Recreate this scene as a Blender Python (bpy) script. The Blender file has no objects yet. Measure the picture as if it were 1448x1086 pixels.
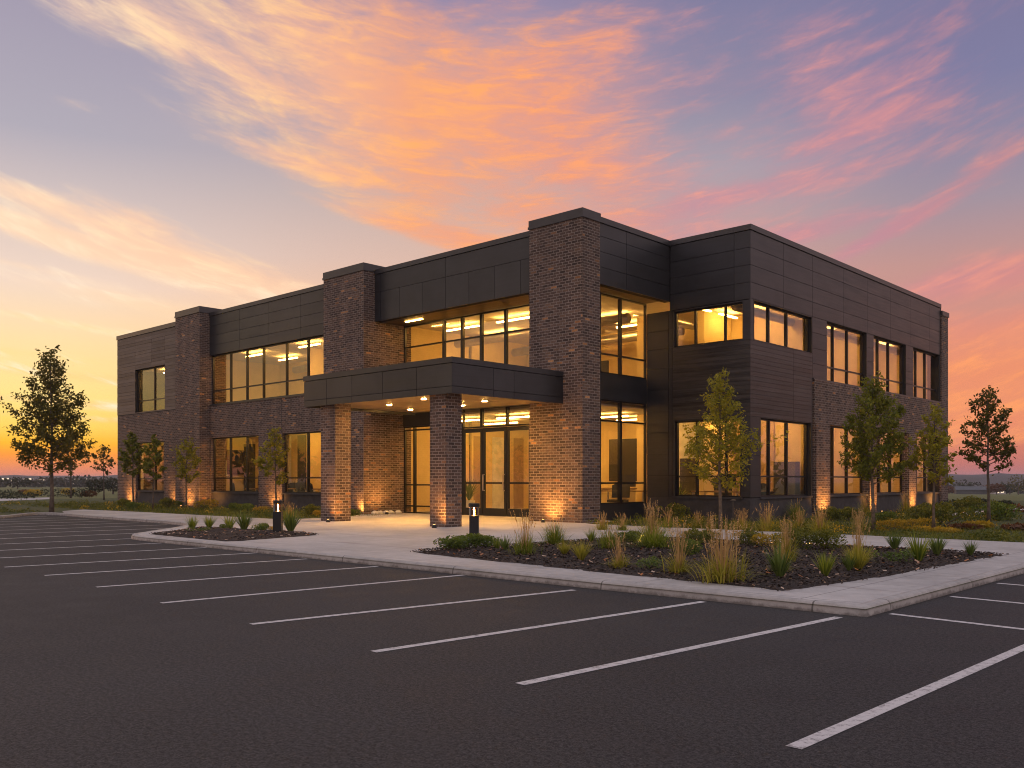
import bpy, math, random
from mathutils import Vector
R = math.radians
CS, SN = math.cos(R(43.0)), math.sin(R(43.0))
F, EYE = 1282.0, 1.5
scene = bpy.context.scene
C = scene.collection

# ---------------------------------------------------------------- survey helpers (sight lines -> real plan coordinates)
def gx(u, Y):
    t = (u-724)/F; d = Y/(SN*t+CS); return (CS*t-SN)*d
def gy(u, X):
    t = (u-724)/F; d = X/(CS*t-SN); return (SN*t+CS)*d
def gnd(u, v, z=0.11):
    d = F*(EYE-z)/(v-680); r = (u-724)*d/F
    return (CS*r-SN*d, SN*r+CS*d)
def polar(u, d):
    r = (u-724)*d/F
    return (CS*r-SN*d, SN*r+CS*d)

# ---------------------------------------------------------------- mesh builder
class MB:
    def __init__(s): s.v=[]; s.f=[]; s.t=[]; s.m=[]
    def add(s, vs, fs, tone=0.5, mi=0):
        o=len(s.v); s.v.extend(vs)
        for f in fs: s.f.append(tuple(i+o for i in f)); s.t.append(tone); s.m.append(mi)
    def box(s, x0,x1,y0,y1,z0,z1, tone=0.5, mi=0):
        if x0>x1: x0,x1=x1,x0
        if y0>y1: y0,y1=y1,y0
        s.add([(x0,y0,z0),(x1,y0,z0),(x1,y1,z0),(x0,y1,z0),(x0,y0,z1),(x1,y0,z1),(x1,y1,z1),(x0,y1,z1)],
              [(0,3,2,1),(4,5,6,7),(0,1,5,4),(1,2,6,5),(2,3,7,6),(3,0,4,7)],tone,mi)
    def wbox(s, axis, plane, a0,a1,z0,z1,d0,d1,tone=0.5,mi=0):   # on a facade: d is depth inwards
        if axis=='x': s.box(a0,a1,plane+d0,plane+d1,z0,z1,tone,mi)
        else: s.box(plane-d0,plane-d1,a0,a1,z0,z1,tone,mi)
    def quad(s,a,b,c,d,tone=0.5,mi=0): s.add([a,b,c,d],[(0,1,2,3)],tone,mi)
    def poly(s,pts,z,tone=0.5,mi=0): s.add([(p[0],p[1],z) for p in pts],[tuple(range(len(pts)))],tone,mi)
    def tube(s,pts,rad,n=7,tone=0.5,mi=0,cap=True):
        rings=[]
        for i,p in enumerate(pts):
            p=Vector(p)
            a=Vector(pts[max(i-1,0)]); b=Vector(pts[min(i+1,len(pts)-1)])
            d=(b-a).normalized()
            ref=Vector((0,0,1)) if abs(d.z)<0.9 else Vector((1,0,0))
            e1=d.cross(ref).normalized(); e2=d.cross(e1)
            r=rad[i] if isinstance(rad,(list,tuple)) else rad
            rings.append([tuple(p+e1*math.cos(2*math.pi*k/n)*r+e2*math.sin(2*math.pi*k/n)*r) for k in range(n)])
        vs=[q for ring in rings for q in ring]; fs=[]
        for i in range(len(pts)-1):
            for k in range(n):
                k2=(k+1)%n
                fs.append((i*n+k,(i+1)*n+k,(i+1)*n+k2,i*n+k2))
        if cap:
            fs.append(tuple(range(n))); fs.append(tuple((len(pts)-1)*n+k for k in reversed(range(n))))
        s.add(vs,fs,tone,mi)
    def cyl(s,x,y,z0,z1,r,n=20,tone=0.5,mi=0,r1=None):
        s.tube([(x,y,z0),(x,y,z1)],[r,r if r1 is None else r1],n,tone,mi)
    def build(s,name,mats,parent=None,smooth=False,loc=None,col=True):
        me=bpy.data.meshes.new(name); me.from_pydata(s.v,[],s.f)
        if not isinstance(mats,(list,tuple)): mats=[mats]
        for m in mats: me.materials.append(m)
        me.polygons.foreach_set('material_index',s.m)
        if smooth: me.polygons.foreach_set('use_smooth',[True]*len(s.f))
        uv=me.uv_layers.new(name='UVMap'); at=me.attributes.new('tone','FLOAT','FACE')
        at.data.foreach_set('value',s.t)
        buf=[0.0]*(2*len(me.loops)); vs=me.vertices; lp=me.loops
        for p in me.polygons:
            n=p.normal; ax,ay,az=abs(n.x),abs(n.y),abs(n.z)
            for li in p.loop_indices:
                c=vs[lp[li].vertex_index].co
                if az>=ax and az>=ay: u,v=c.x,c.y
                elif ax>ay: u,v=c.y,c.z
                else: u,v=c.x,c.z
                buf[2*li]=u; buf[2*li+1]=v
        uv.data.foreach_set('uv',buf)
        o=bpy.data.objects.new(name,me); C.objects.link(o)
        if parent is not None: o.parent=parent
        if loc: o.location=loc
        return o

def blade(s,x,y,az,L,lean,w,tn,curve=1.0,z=0.0,seg=4):
    dx,dy=math.cos(az),math.sin(az); px,py=-dy,dx; prev=None
    for i in range(seg+1):
        f=i/seg; out=math.sin(lean)*L*f*(0.45+0.55*f*curve); up=math.cos(lean*(.55+.45*f*curve))*L*f
        ww=w*(1-f**1.6)*.5+.0008
        c=(x+dx*out,y+dy*out,z+up); a=(c[0]+px*ww,c[1]+py*ww,c[2]); b=(c[0]-px*ww,c[1]-py*ww,c[2])
        if prev: s.quad(prev[0],prev[1],b,a,tn)
        prev=(a,b)
    return c
def tag(o,label=None,cat=None,group=None,kind=None):
    if label: o['label']=label
    if cat: o['category']=cat
    if group: o['group']=group
    if kind: o['kind']=kind
    return o
def empty(name,loc,label,cat,group=None,rz=0):
    o=bpy.data.objects.new(name,None); C.objects.link(o); o.location=loc; o.rotation_euler=(0,0,rz); o.empty_display_size=0.2
    return tag(o,label,cat,group)
def copy_tree(o,parent=None):
    c=o.copy(); C.objects.link(c)
    if parent is not None: c.parent=parent
    for ch in list(o.children): copy_tree(ch,c)
    return c

# ---------------------------------------------------------------- materials
def lin(r,g=None,b=None):
    if g is None: r,g,b=r
    f=lambda c:(c/255/12.92) if c/255<=0.04045 else ((c/255+0.055)/1.055)**2.4
    return (f(r),f(g),f(b),1)
class NT:
    def __init__(s,nt): s.nt=nt
    def n(s,t,**kw):
        x=s.nt.nodes.new(t)
        for k,v in kw.items(): setattr(x,k,v)
        return x
    def put(s,sock,v):
        if hasattr(v,'links') or isinstance(v,bpy.types.NodeSocket): s.nt.links.new(v,sock)
        else: sock.default_value=v
    def m(s,op,a,b=None,c=None,clamp=False):
        x=s.n('ShaderNodeMath',operation=op,use_clamp=clamp); s.put(x.inputs[0],a)
        if b is not None: s.put(x.inputs[1],b)
        if c is not None: s.put(x.inputs[2],c)
        return x.outputs[0]
    def ss(s,v,a,b,lo=0.0,hi=1.0):
        x=s.n('ShaderNodeMapRange',interpolation_type='SMOOTHSTEP'); s.put(x.inputs[0],v); s.put(x.inputs[1],a); s.put(x.inputs[2],b)
        x.inputs[3].default_value=lo; x.inputs[4].default_value=hi
        return x.outputs[0]
    def mr(s,v,a,b,lo=0.0,hi=1.0):
        x=s.n('ShaderNodeMapRange'); s.put(x.inputs[0],v); x.inputs[1].default_value=a; x.inputs[2].default_value=b
        x.inputs[3].default_value=lo; x.inputs[4].default_value=hi
        return x.outputs[0]
    def mix(s,f,a,b,bt='MIX'):
        x=s.n('ShaderNodeMix',data_type='RGBA',blend_type=bt); s.put(x.inputs[0],f); s.put(x.inputs[6],a); s.put(x.inputs[7],b)
        return x.outputs[2]
    def ramp(s,f,stops,interp='LINEAR'):
        x=s.n('ShaderNodeValToRGB'); x.color_ramp.interpolation=interp; s.put(x.inputs[0],f)
        e=x.color_ramp.elements
        while len(e)<len(stops): e.new(0.5)
        for i,(p,c) in enumerate(stops): e[i].position=p; e[i].color=c if len(c)==4 else (*c,1)
        return x.outputs[0]
    def noise(s,vec,scale,detail=4,rough=0.55,dist=0.0):
        x=s.n('ShaderNodeTexNoise'); s.put(x.inputs['Vector'],vec); x.inputs['Scale'].default_value=scale
        x.inputs['Detail'].default_value=detail; x.inputs['Roughness'].default_value=rough; x.inputs['Distortion'].default_value=dist
        return x.outputs[0]
    def mapping(s,vec,scale=(1,1,1),loc=(0,0,0)):
        x=s.n('ShaderNodeMapping'); s.put(x.inputs[0],vec); x.inputs['Scale'].default_value=scale; x.inputs['Location'].default_value=loc
        return x.outputs[0]
def material(name):
    m=bpy.data.materials.new(name); m.use_nodes=True; t=NT(m.node_tree)
    return m,t,m.node_tree.nodes['Principled BSDF'],m.node_tree.nodes['Material Output']
def bump(t,p,h,strength=0.3,dist=0.02):
    b=t.n('ShaderNodeBump'); b.inputs['Strength'].default_value=strength; b.inputs['Distance'].default_value=dist
    t.put(b.inputs['Height'],h); t.put(p.inputs['Normal'],b.outputs[0])
def uvs(t): return t.n('ShaderNodeUVMap').outputs[0]
def objc(t): return t.n('ShaderNodeNewGeometry').outputs['Position']
def tone(t): return t.n('ShaderNodeAttribute',attribute_name='tone').outputs['Fac']

def plain(name,col,rough=0.5,metal=0.0,var=0.15,scale=3.0,spec=0.5,bmp=0.0):
    m,t,p,o=material(name)
    n=t.noise(objc(t),scale,5)
    f=t.mr(n,0.3,0.7,1-var,1+var)
    c=t.mix(1.0,(*col,1),f,'MULTIPLY')
    t.put(p.inputs['Base Color'],c); p.inputs['Roughness'].default_value=rough; p.inputs['Metallic'].default_value=metal
    p.inputs['Specular IOR Level'].default_value=spec
    if bmp: bump(t,p,t.noise(objc(t),scale*8,4),bmp,0.01)
    return m

def brick_mat():
    m,t,p,o=material('brown_brick')
    uv=uvs(t)
    b=t.n('ShaderNodeTexBrick'); t.put(b.inputs['Vector'],uv)
    b.inputs['Color1'].default_value=(0,0,0,1); b.inputs['Color2'].default_value=(1,1,1,1); b.inputs['Mortar'].default_value=(0.5,0.5,0.5,1)
    b.inputs['Scale'].default_value=1.0; b.inputs['Brick Width'].default_value=0.26; b.inputs['Row Height'].default_value=0.092
    b.inputs['Mortar Size'].default_value=0.0125; b.inputs['Mortar Smooth'].default_value=0.25; b.inputs['Bias'].default_value=0.0
    col=t.ramp(b.outputs['Color'],[(0.0,(0.062,0.043,0.037)),(0.3,(0.098,0.066,0.055)),(0.62,(0.135,0.090,0.071)),(0.88,(0.175,0.115,0.088)),(0.955,(0.21,0.125,0.083)),(0.984,(0.38,0.18,0.075)),(1.0,(0.52,0.28,0.13))])
    big=t.mr(t.noise(objc(t),0.5,5),0.3,0.7,0.78,1.2)
    fine=t.mr(t.noise(objc(t),26,4),0.25,0.75,0.68,1.32)
    stn=t.mr(t.noise(t.mapping(uv,(2.2,0.22,1)),1.0,5,0.65),0.35,0.65,0.82,1.12)
    col=t.mix(1.0,col,t.m('MULTIPLY',t.m('MULTIPLY',big,stn),fine),'MULTIPLY')
    mort=t.mix(1.0,(0.27,0.225,0.195,1),t.m('MULTIPLY',fine,stn),'MULTIPLY')
    c=t.mix(b.outputs['Fac'],col,mort)
    t.put(p.inputs['Base Color'],c); p.inputs['Roughness'].default_value=0.85; p.inputs['Specular IOR Level'].default_value=0.3
    h=t.m('ADD',t.m('MULTIPLY',b.outputs['Fac'],-1.0),t.m('MULTIPLY',t.m('ADD',fine,b.outputs['Color']),0.6))
    bump(t,p,h,1.0,0.02)
    return m

def clad_mat(name,col,streak,metal=0.4,r0=0.30,r1=0.55):
    m,t,p,o=material(name)
    uv=uvs(t)
    s1=t.noise(t.mapping(uv,(0.45,8.0,1)),1.0,7,0.68,0.9)
    s2=t.noise(objc(t),0.9,5,0.6)
    k=t.m('ADD',t.mr(s1,0.3,0.7,-streak,streak),t.mr(s2,0.3,0.7,-0.18,0.18))
    k=t.m('ADD',k,t.mr(tone(t),0,1,0.84,1.16) if streak<.3 else t.mr(tone(t),0,1,0.6,1.4)); k=t.m('MAXIMUM',k,0.25)
    t.put(p.inputs['Base Color'],t.mix(1.0,(*col,1),k,'MULTIPLY'))
    t.put(p.inputs['Roughness'],t.mr(s1,0.25,0.75,r0,r1))
    p.inputs['Metallic'].default_value=metal
    bump(t,p,t.m('ADD',t.m('MULTIPLY',s1,1.2*streak+0.15),s2),0.12,0.03)
    return m

def concrete_mat(name='concrete_paving',joint=True):
    m,t,p,o=material(name)
    pos=objc(t)
    n1=t.noise(pos,0.35,5,0.6); n2=t.noise(pos,5,6,0.65); n3=t.noise(pos,90,3,0.6)
    k=t.m('ADD',t.mr(n1,0.3,0.7,0.76,1.18),t.mr(n2,0.3,0.7,-0.17,0.15)); k=t.m('ADD',k,t.mr(n3,0.2,0.8,-0.12,0.12))
    c=t.mix(1.0,(0.44,0.415,0.395,1),k,'MULTIPLY')
    st=t.ss(t.noise(t.mapping(pos,(0.25,1.6,1)),1.0,5,0.6,0.8),0.56,0.75)
    c=t.mix(t.m('MULTIPLY',st,0.6),c,(0.23,0.185,0.16,1))
    h=n2
    if joint:
        b=t.n('ShaderNodeTexBrick'); b.offset=0.0; t.put(b.inputs['Vector'],uvs(t)); b.inputs['Scale'].default_value=1.0
        b.inputs['Brick Width'].default_value=2.4; b.inputs['Row Height'].default_value=2.05; b.inputs['Mortar Size'].default_value=0.011
        b.inputs['Mortar Smooth'].default_value=0.3
        jf=b.outputs['Fac']
        c=t.mix(t.m('MULTIPLY',jf,0.65),c,(0.09,0.08,0.075,1))
        h=t.m('SUBTRACT',n2,t.m('MULTIPLY',jf,2.0))
    t.put(p.inputs['Base Color'],c); t.put(p.inputs['Roughness'],t.mr(n2,0.3,0.7,0.6,0.85))
    bump(t,p,h,0.25,0.012)
    return m

def kerb_mat():
    m,t,p,o=material('kerb_concrete'); pos=objc(t)
    n1=t.noise(pos,0.6,5,0.6); n2=t.noise(pos,7,6,0.7); n3=t.noise(pos,90,3,0.6)
    k=t.m('ADD',t.mr(n1,0.3,0.7,0.78,1.16),t.m('ADD',t.mr(n2,0.3,0.7,-0.2,0.16),t.mr(n3,0.2,0.8,-0.1,0.1)))
    c=t.mix(1.0,(0.40,0.375,0.355,1),k,'MULTIPLY')
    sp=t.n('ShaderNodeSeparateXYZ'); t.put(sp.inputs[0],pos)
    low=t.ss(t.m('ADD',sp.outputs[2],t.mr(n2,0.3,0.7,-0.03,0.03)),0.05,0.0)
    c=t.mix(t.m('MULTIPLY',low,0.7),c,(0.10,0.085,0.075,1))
    jn=None
    for ax in (0,1):
        f=t.m('ABSOLUTE',t.m('SUBTRACT',t.m('FRACT',t.m('DIVIDE',sp.outputs[ax],3.05)),0.5)); j=t.m('LESS_THAN',f,0.0035); jn=j if jn is None else t.m('MAXIMUM',jn,j)
    c=t.mix(t.m('MULTIPLY',jn,0.75),c,(0.05,0.045,0.04,1))
    st=t.ss(t.noise(pos,2.3,5,0.7),0.58,0.7)
    c=t.mix(t.m('MULTIPLY',st,0.4),c,(0.22,0.19,0.17,1))
    t.put(p.inputs['Base Color'],c); p.inputs['Roughness'].default_value=0.75; bump(t,p,t.m('ADD',n2,n3),0.5,0.012); return m

def asphalt_mat():
    m,t,p,o=material('asphalt')
    pos=objc(t)
    n1=t.noise(pos,0.12,6,0.6); n2=t.noise(pos,1.3,6,0.65); n3=t.noise(pos,30,4,0.78); n4=t.noise(pos,80,3,0.78)
    k=t.m('ADD',t.mr(n1,0.3,0.7,0.78,1.22),t.mr(n2,0.3,0.7,-0.24,0.24))
    sp=t.m('ADD',t.mr(n3,0.38,0.62,-0.6,0.6),t.mr(n4,0.38,0.62,-0.65,0.65)); k=t.m('MAXIMUM',k,0.2); sp=t.m('MAXIMUM',sp,-0.75)
    k=t.m('ADD',k,sp)
    c=t.mix(1.0,(0.039,0.0362,0.0355,1),k,'MULTIPLY')
    st=t.ss(n4,0.66,0.74)
    c=t.mix(t.m('MULTIPLY',st,0.7),c,(0.26,0.235,0.215,1))
    lane=t.ss(t.noise(t.mapping(pos,(0.06,0.9,1)),1.0,4,0.55,0.5),0.5,0.72)
    c=t.mix(t.m('MULTIPLY',lane,0.3),c,(0.05,0.046,0.048,1))
    t.put(p.inputs['Base Color'],c); t.put(p.inputs['Roughness'],t.mr(n2,0.3,0.7,0.66,0.88)); p.inputs['Specular IOR Level'].default_value=0.25
    bump(t,p,t.m('ADD',n3,n4),0.55,0.008)
    return m

def paint_mat():
    m,t,p,o=material('line_paint')
    pos=objc(t)
    n=t.noise(pos,14,7,0.7); n2=t.noise(pos,120,3,0.7)
    w=t.ss(t.m('ADD',n,t.m('MULTIPLY',n2,0.5)),0.74,0.92)
    k=t.mr(n2,0.2,0.8,0.85,1.12)
    c=t.mix(1.0,(0.60,0.57,0.56,1),k,'MULTIPLY')
    c=t.mix(t.m('MULTIPLY',w,0.75),c,(0.08,0.07,0.07,1))
    t.put(p.inputs['Base Color'],c); p.inputs['Roughness'].default_value=0.7; bump(t,p,n2,0.3,0.004)
    return m

def leaf_mat(name,dark,light,trans=0.35,rough=0.55):
    m,t,p,o=material(name)
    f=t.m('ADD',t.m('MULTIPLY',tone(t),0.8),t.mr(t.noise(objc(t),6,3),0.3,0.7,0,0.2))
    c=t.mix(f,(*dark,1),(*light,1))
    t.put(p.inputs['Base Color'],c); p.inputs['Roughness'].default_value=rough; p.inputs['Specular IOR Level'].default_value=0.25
    tr=t.n('ShaderNodeBsdfTranslucent'); t.put(tr.inputs[0],t.mix(1.0,c,(1.25,1.2,0.7,1),'MULTIPLY'))
    mx=t.n('ShaderNodeMixShader'); mx.inputs[0].default_value=trans
    t.nt.links.new(p.outputs[0],mx.inputs[1]); t.nt.links.new(tr.outputs[0],mx.inputs[2]); t.nt.links.new(mx.outputs[0],o.inputs[0])
    return m

def glass_mat():
    m,t,p,o=material('window_glass'); t.nt.nodes.remove(p)
    tr=t.n('ShaderNodeBsdfTransparent'); tr.inputs[0].default_value=(0.90,0.90,0.88,1)
    gl=t.n('ShaderNodeBsdfGlossy'); gl.inputs['Roughness'].default_value=0.004; gl.inputs[0].default_value=(0.95,0.95,1,1)
    fr=t.n('ShaderNodeFresnel'); fr.inputs[0].default_value=1.55
    bp=t.n('ShaderNodeBump'); bp.inputs['Strength'].default_value=0.03; bp.inputs['Distance'].default_value=0.02
    t.put(bp.inputs['Height'],t.noise(objc(t),0.8,2)); t.put(gl.inputs['Normal'],bp.outputs[0])
    f=t.m('ADD',t.m('MULTIPLY',fr.outputs[0],1.05),0.05,clamp=True)
    mx=t.n('ShaderNodeMixShader'); t.put(mx.inputs[0],f)
    t.nt.links.new(tr.outputs[0],mx.inputs[1]); t.nt.links.new(gl.outputs[0],mx.inputs[2]); t.nt.links.new(mx.outputs[0],o.inputs[0])
    return m

def emit_mat(name,col,s):
    m,t,p,o=material(name); t.nt.nodes.remove(p)
    e=t.n('ShaderNodeEmission'); e.inputs[0].default_value=(*col,1); e.inputs[1].default_value=s
    t.nt.links.new(e.outputs[0],o.inputs[0]); return m

def mulch_mat():
    m,t,p,o=material('bark_mulch')
    pos=objc(t); n=t.noise(pos,18,6,0.7,0.8); n2=t.noise(pos,70,4,0.7)
    c=t.ramp(t.m('ADD',t.m('MULTIPLY',n,0.6),t.m('MULTIPLY',n2,0.4)),[(0.3,(0.018,0.013,0.012)),(0.5,(0.05,0.036,0.031)),(0.66,(0.11,0.08,0.066)),(0.8,(0.2,0.15,0.12))])
    t.put(p.inputs['Base Color'],c); p.inputs['Roughness'].default_value=0.95
    bump(t,p,t.m('ADD',n,n2),1.0,0.05)
    return m

def grass_mat(name,dark,light,scale=0.15):
    m,t,p,o=material(name); pos=objc(t)
    n=t.noise(pos,scale,6,0.6); n2=t.noise(pos,6,5,0.7); n3=t.noise(pos,40,3,0.7)
    f=t.m('ADD',t.mr(n,0.3,0.7,0,0.5),t.m('ADD',t.mr(n2,0.3,0.7,-0.05,0.3),t.mr(n3,0.3,0.7,-0.1,0.25)),clamp=True)
    t.put(p.inputs['Base Color'],t.mix(f,(*dark,1),(*light,1))); p.inputs['Roughness'].default_value=0.9
    bump(t,p,t.m('ADD',n2,n3),0.8,0.06); return m

M={}
M['brick']=brick_mat()
M['clad']=clad_mat('charcoal_metal_panel',(0.040,0.040,0.043),0.18)
M['board']=clad_mat('streaked_dark_panel',(0.044,0.041,0.041),0.8)
M['warm']=clad_mat('sunset_tinted_grey_panel',(0.088,0.075,0.071),0.6,0.1,0.5,0.7)  # sunset's warm reflection painted in as paler tone and strong streaks
M['cop']=plain('dark_metal_coping',(0.055,0.053,0.055),0.4,0.4,0.1)
M['back']=plain('dark_backing',(0.012,0.012,0.013),0.8)
M['stone']=plain('dark_stone_base',(0.060,0.056,0.058),0.75,0,0.25,4,0.3,0.3)
M['frame']=plain('black_aluminium',(0.014,0.0135,0.014),0.35,0.3,0.1)
M['glass']=glass_mat()
M['cream']=plain('cream_plaster',(0.68,0.53,0.27),0.8,0,0.05)
M['ceil']=plain('ceiling_tile',(0.62,0.56,0.46),0.85,0,0.06)
M['floor']=plain('interior_floor',(0.30,0.24,0.17),0.4,0,0.15)
M['soffit']=clad_mat('tan_soffit_panel',(0.40,0.29,0.15),0.16)
M['dsoffit']=clad_mat('bronze_soffit_panel',(0.115,0.078,0.036),0.25)
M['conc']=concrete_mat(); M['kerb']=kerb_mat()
M['asph']=asphalt_mat(); M['paint']=paint_mat(); M['mulch']=mulch_mat()
M['chip']=leaf_mat('mulch_chip',(0.014,0.010,0.008),(0.13,0.092,0.07),0.0,0.9)
M['fallen']=leaf_mat('fallen_leaf',(0.42,0.13,0.02),(0.62,0.50,0.40),0.15,0.7)
M['lawn']=grass_mat('lawn_grass',(0.030,0.045,0.010),(0.10,0.115,0.028))
M['field']=grass_mat('field_grass',(0.075,0.095,0.022),(0.15,0.155,0.04),0.02)
M['blade']=leaf_mat('grass_blade',(0.07,0.13,0.016),(0.34,0.37,0.05),0.4)
M['tuft']=leaf_mat('yellow_green_blade',(0.18,0.19,0.02),(0.52,0.46,0.08),0.4)
M['plume']=leaf_mat('tan_plume',(0.30,0.19,0.085),(0.66,0.47,0.24),0.4,0.8)
M['spike']=leaf_mat('dark_green_blade',(0.05,0.095,0.025),(0.20,0.26,0.06),0.3)
M['shrub']=leaf_mat('shrub_leaf',(0.045,0.085,0.014),(0.21,0.26,0.04),0.35)
M['gold']=leaf_mat('golden_leaf',(0.22,0.17,0.02),(0.60,0.40,0.04),0.4)
M['cover']=leaf_mat('ground_cover_leaf',(0.04,0.07,0.012),(0.26,0.25,0.032),0.3)
M['tleaf']=leaf_mat('tree_leaf',(0.055,0.085,0.012),(0.27,0.27,0.035),0.40)
M['yleaf']=leaf_mat('yellowing_tree_leaf',(0.11,0.13,0.014),(0.44,0.39,0.04),0.40)
M['dleaf']=leaf_mat('dark_tree_leaf',(0.045,0.05,0.010),(0.19,0.16,0.03),0.5)
M['rleaf']=leaf_mat('rust_leaf',(0.08,0.04,0.018),(0.17,0.075,0.03),0.25)
M['bark']=plain('grey_bark',(0.13,0.105,0.085),0.9,0,0.35,9,0.2,0.6)
M['black']=plain('black_powder_coat',(0.016,0.017,0.018),0.42,0.2,0.1)
M['steel']=plain('brushed_steel',(0.55,0.5,0.45),0.3,0.9,0.1)
M['lensg']=glass_mat(); M['lensg'].name='lamp_glass'; M['lensg'].node_tree.nodes['Transparent BSDF'].inputs[0].default_value=(0.95,0.66,0.34,1)
M['tube']=emit_mat('linear_lamp_glow',(1.0,0.52,0.115),50)
M['globe']=emit_mat('globe_glow',(1.0,0.55,0.18),4)
M['disc']=emit_mat('downlight_glow',(1.0,0.50,0.12),1500)
M['bulb']=emit_mat('bollard_bulb_glow',(1.0,0.55,0.18),110)
M['uplens']=emit_mat('uplight_glow',(1.0,0.5,0.15),7)
M['far_win']=emit_mat('far_window_glow',(1.0,0.8,0.55),1.3)
M['screen']=plain('dark_screen',(0.03,0.028,0.02),0.3,0,0.1)
M['fabric']=plain('grey_fabric',(0.05,0.048,0.045),0.8)
M['wood']=plain('oak_top',(0.35,0.24,0.13),0.5)
M['white']=plain('white_board',(0.7,0.68,0.62),0.4)
M['hill']=grass_mat('wooded_hill',(0.020,0.024,0.022),(0.05,0.055,0.045),0.012)
M['wood_far']=leaf_mat('far_wood_leaf',(0.016,0.022,0.010),(0.055,0.062,0.025),0.15)
M['siding']=plain('grey_siding',(0.10,0.105,0.11),0.8)
M['pale']=plain('pale_siding',(0.45,0.42,0.4),0.8)

# ================================================================ GROUND
def chaikin(pts,n=2):
    for _ in range(n):
        q=[pts[0]]
        for a,b in zip(pts[:-1],pts[1:]):
            q.append((a[0]*.75+b[0]*.25,a[1]*.75+b[1]*.25)); q.append((a[0]*.25+b[0]*.75,a[1]*.25+b[1]*.75))
        q.append(pts[-1]); pts=q
    return pts
nose=chaikin([(-21.5,10.25),(-23.2,10.3),(-24.1,11.1),(-26.0,13.1),(-28.0,14.55),(-30.5,14.9)],3)
westk=chaikin([(-38.0,15.1),(-41.2,15.35),(-42.6,14.9),(-40.2,13.2),(-38.6,11.9),(-39.5,9.0),(-45,5.5),(-75,1.5)],3)
edge=[(-3.95,72.0),(-3.95,9.95),(-7.7,9.97),(-14.0,10.12)]+nose+westk
plateau=MB(); plateau.poly(edge+[(-75,72)],0.085)
tag(plateau.build('lawn',M['lawn']),kind='structure')

def height(x,y):
    r=math.hypot(x+20,y-20); az=math.degrees(math.atan2(CS*x+SN*y,-SN*x+CS*y))
    k=min(1,max(0,(az+30)/60)); k=k*k*(3-2*k)
    drop=(1.0+2.8*k)*min(1,max(0,(r-55)/330))**1.1
    return -0.06-drop+ (0.25*math.sin(x*0.021+1)*math.sin(y*0.017) if r>90 else 0)
t=MB(); radii=[0,40,60,80,105,135,170,215,270,340,430,540,700,900,1300,2000,3200]; NA=96
vs=[(-20,20,-0.06)]; fs=[]
for ri in radii[1:]:
    for k in range(NA):
        a=2*math.pi*k/NA; x=-20+ri*math.cos(a); y=20+ri*math.sin(a); vs.append((x,y,height(x,y)))
for k in range(NA): fs.append((0,1+k,1+(k+1)%NA))
for i in range(len(radii)-2):
    for k in range(NA):
        a=1+i*NA+k; b=1+i*NA+(k+1)%NA; fs.append((a,a+NA,b+NA,b))
t.add(vs,fs); tag(t.build('ground',M['field'],smooth=True),kind='structure')

park=MB(); park.box(-74,45,-60,40,-0.055,0.0); lot=tag(park.build('parking_lot',M['asph']),kind='structure')
def stripe(p,q,w=0.1):
    a=Vector((*p,0)); b=Vector((*q,0)); n=(b-a).normalized().cross(Vector((0,0,1)))*w/2
    s=MB(); k=24
    for i in range(k):
        c0=a+(b-a)*(i/k); c1=a+(b-a)*((i+1)/k)
        s.quad(tuple(c0+n+Vector((0,0,.004))),tuple(c0-n+Vector((0,0,.004))),tuple(c1-n+Vector((0,0,.004))),tuple(c1+n+Vector((0,0,.004))))
    o=s.build('parking_stripe',M['paint'],lot); return o
for p,q in [((1122,1058),(1480,902)),((735,968),(1186,873)),((528,922),(995,851)),((355,883),(812,834.5)),((228,853),(660,813))]:
    a,b=gnd(*p,0),gnd(*q,0); L=5.0
    stripe(a,b)
stripe((-13.0,5.35),(-12.55,10.0)); stripe((-15.2,5.45),(-14.75,10.05))
for i in range(3,15):
    x=-10.7-2.16*(i-0)
    top=10.2 if x>-22.5 else (10.9 if x>-24.5 else 14.8)
    y0=5.5
    stripe((x,y0),(x+0.45,min(top,14.6)))
for i in range(7): stripe((-3.85,10.38+2.08*i),(1.4,9.75+2.08*i))

def offset_line(pts,d):
    out=[]
    for i,p in enumerate(pts):
        a=pts[max(0,i-1)]; b=pts[min(len(pts)-1,i+1)]
        if 0<i<len(pts)-1:
            d1=(Vector(p)-Vector(a)).normalized(); d2=(Vector(b)-Vector(p)).normalized()
            n1=Vector((d1.y,-d1.x)); n2=Vector((d2.y,-d2.x)); n=(n1+n2); n=n/max(0.3,(1+n1.dot(n2)))
        else:
            dd=(Vector(b)-Vector(a)).normalized(); n=Vector((dd.y,-dd.x))
        out.append((p[0]+n.x*d,p[1]+n.y*d))
    return out
def densify(pts,step=0.6):
    q=[]
    for a,b in zip(pts[:-1],pts[1:]):
        n=max(1,int(math.hypot(b[0]-a[0],b[1]-a[1])/step))
        for i in range(n): q.append((a[0]+(b[0]-a[0])*i/n,a[1]+(b[1]-a[1])*i/n))
    q.append(pts[-1]); return q
def kerb(name,line,prof,side):
    line=densify(line,0.35); s=MB(); rng=random.Random(4)
    ls=[offset_line(line,d*side) for d,z in prof]
    vs=[]; n=len(line)
    jz=[rng.uniform(-.004,.004) for _ in range(n)]
    for j,(d,z) in enumerate(prof):
        for i in range(n): vs.append((ls[j][i][0],ls[j][i][1],z+(jz[i] if z>0.05 else 0)))
    fs=[]
    for j in range(len(prof)-1):
        for i in range(n-1): fs.append((j*n+i,j*n+i+1,(j+1)*n+i+1,(j+1)*n+i))
    s.add(vs,fs); return tag(s.build(name,M['kerb'],smooth=True),kind='structure')
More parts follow.
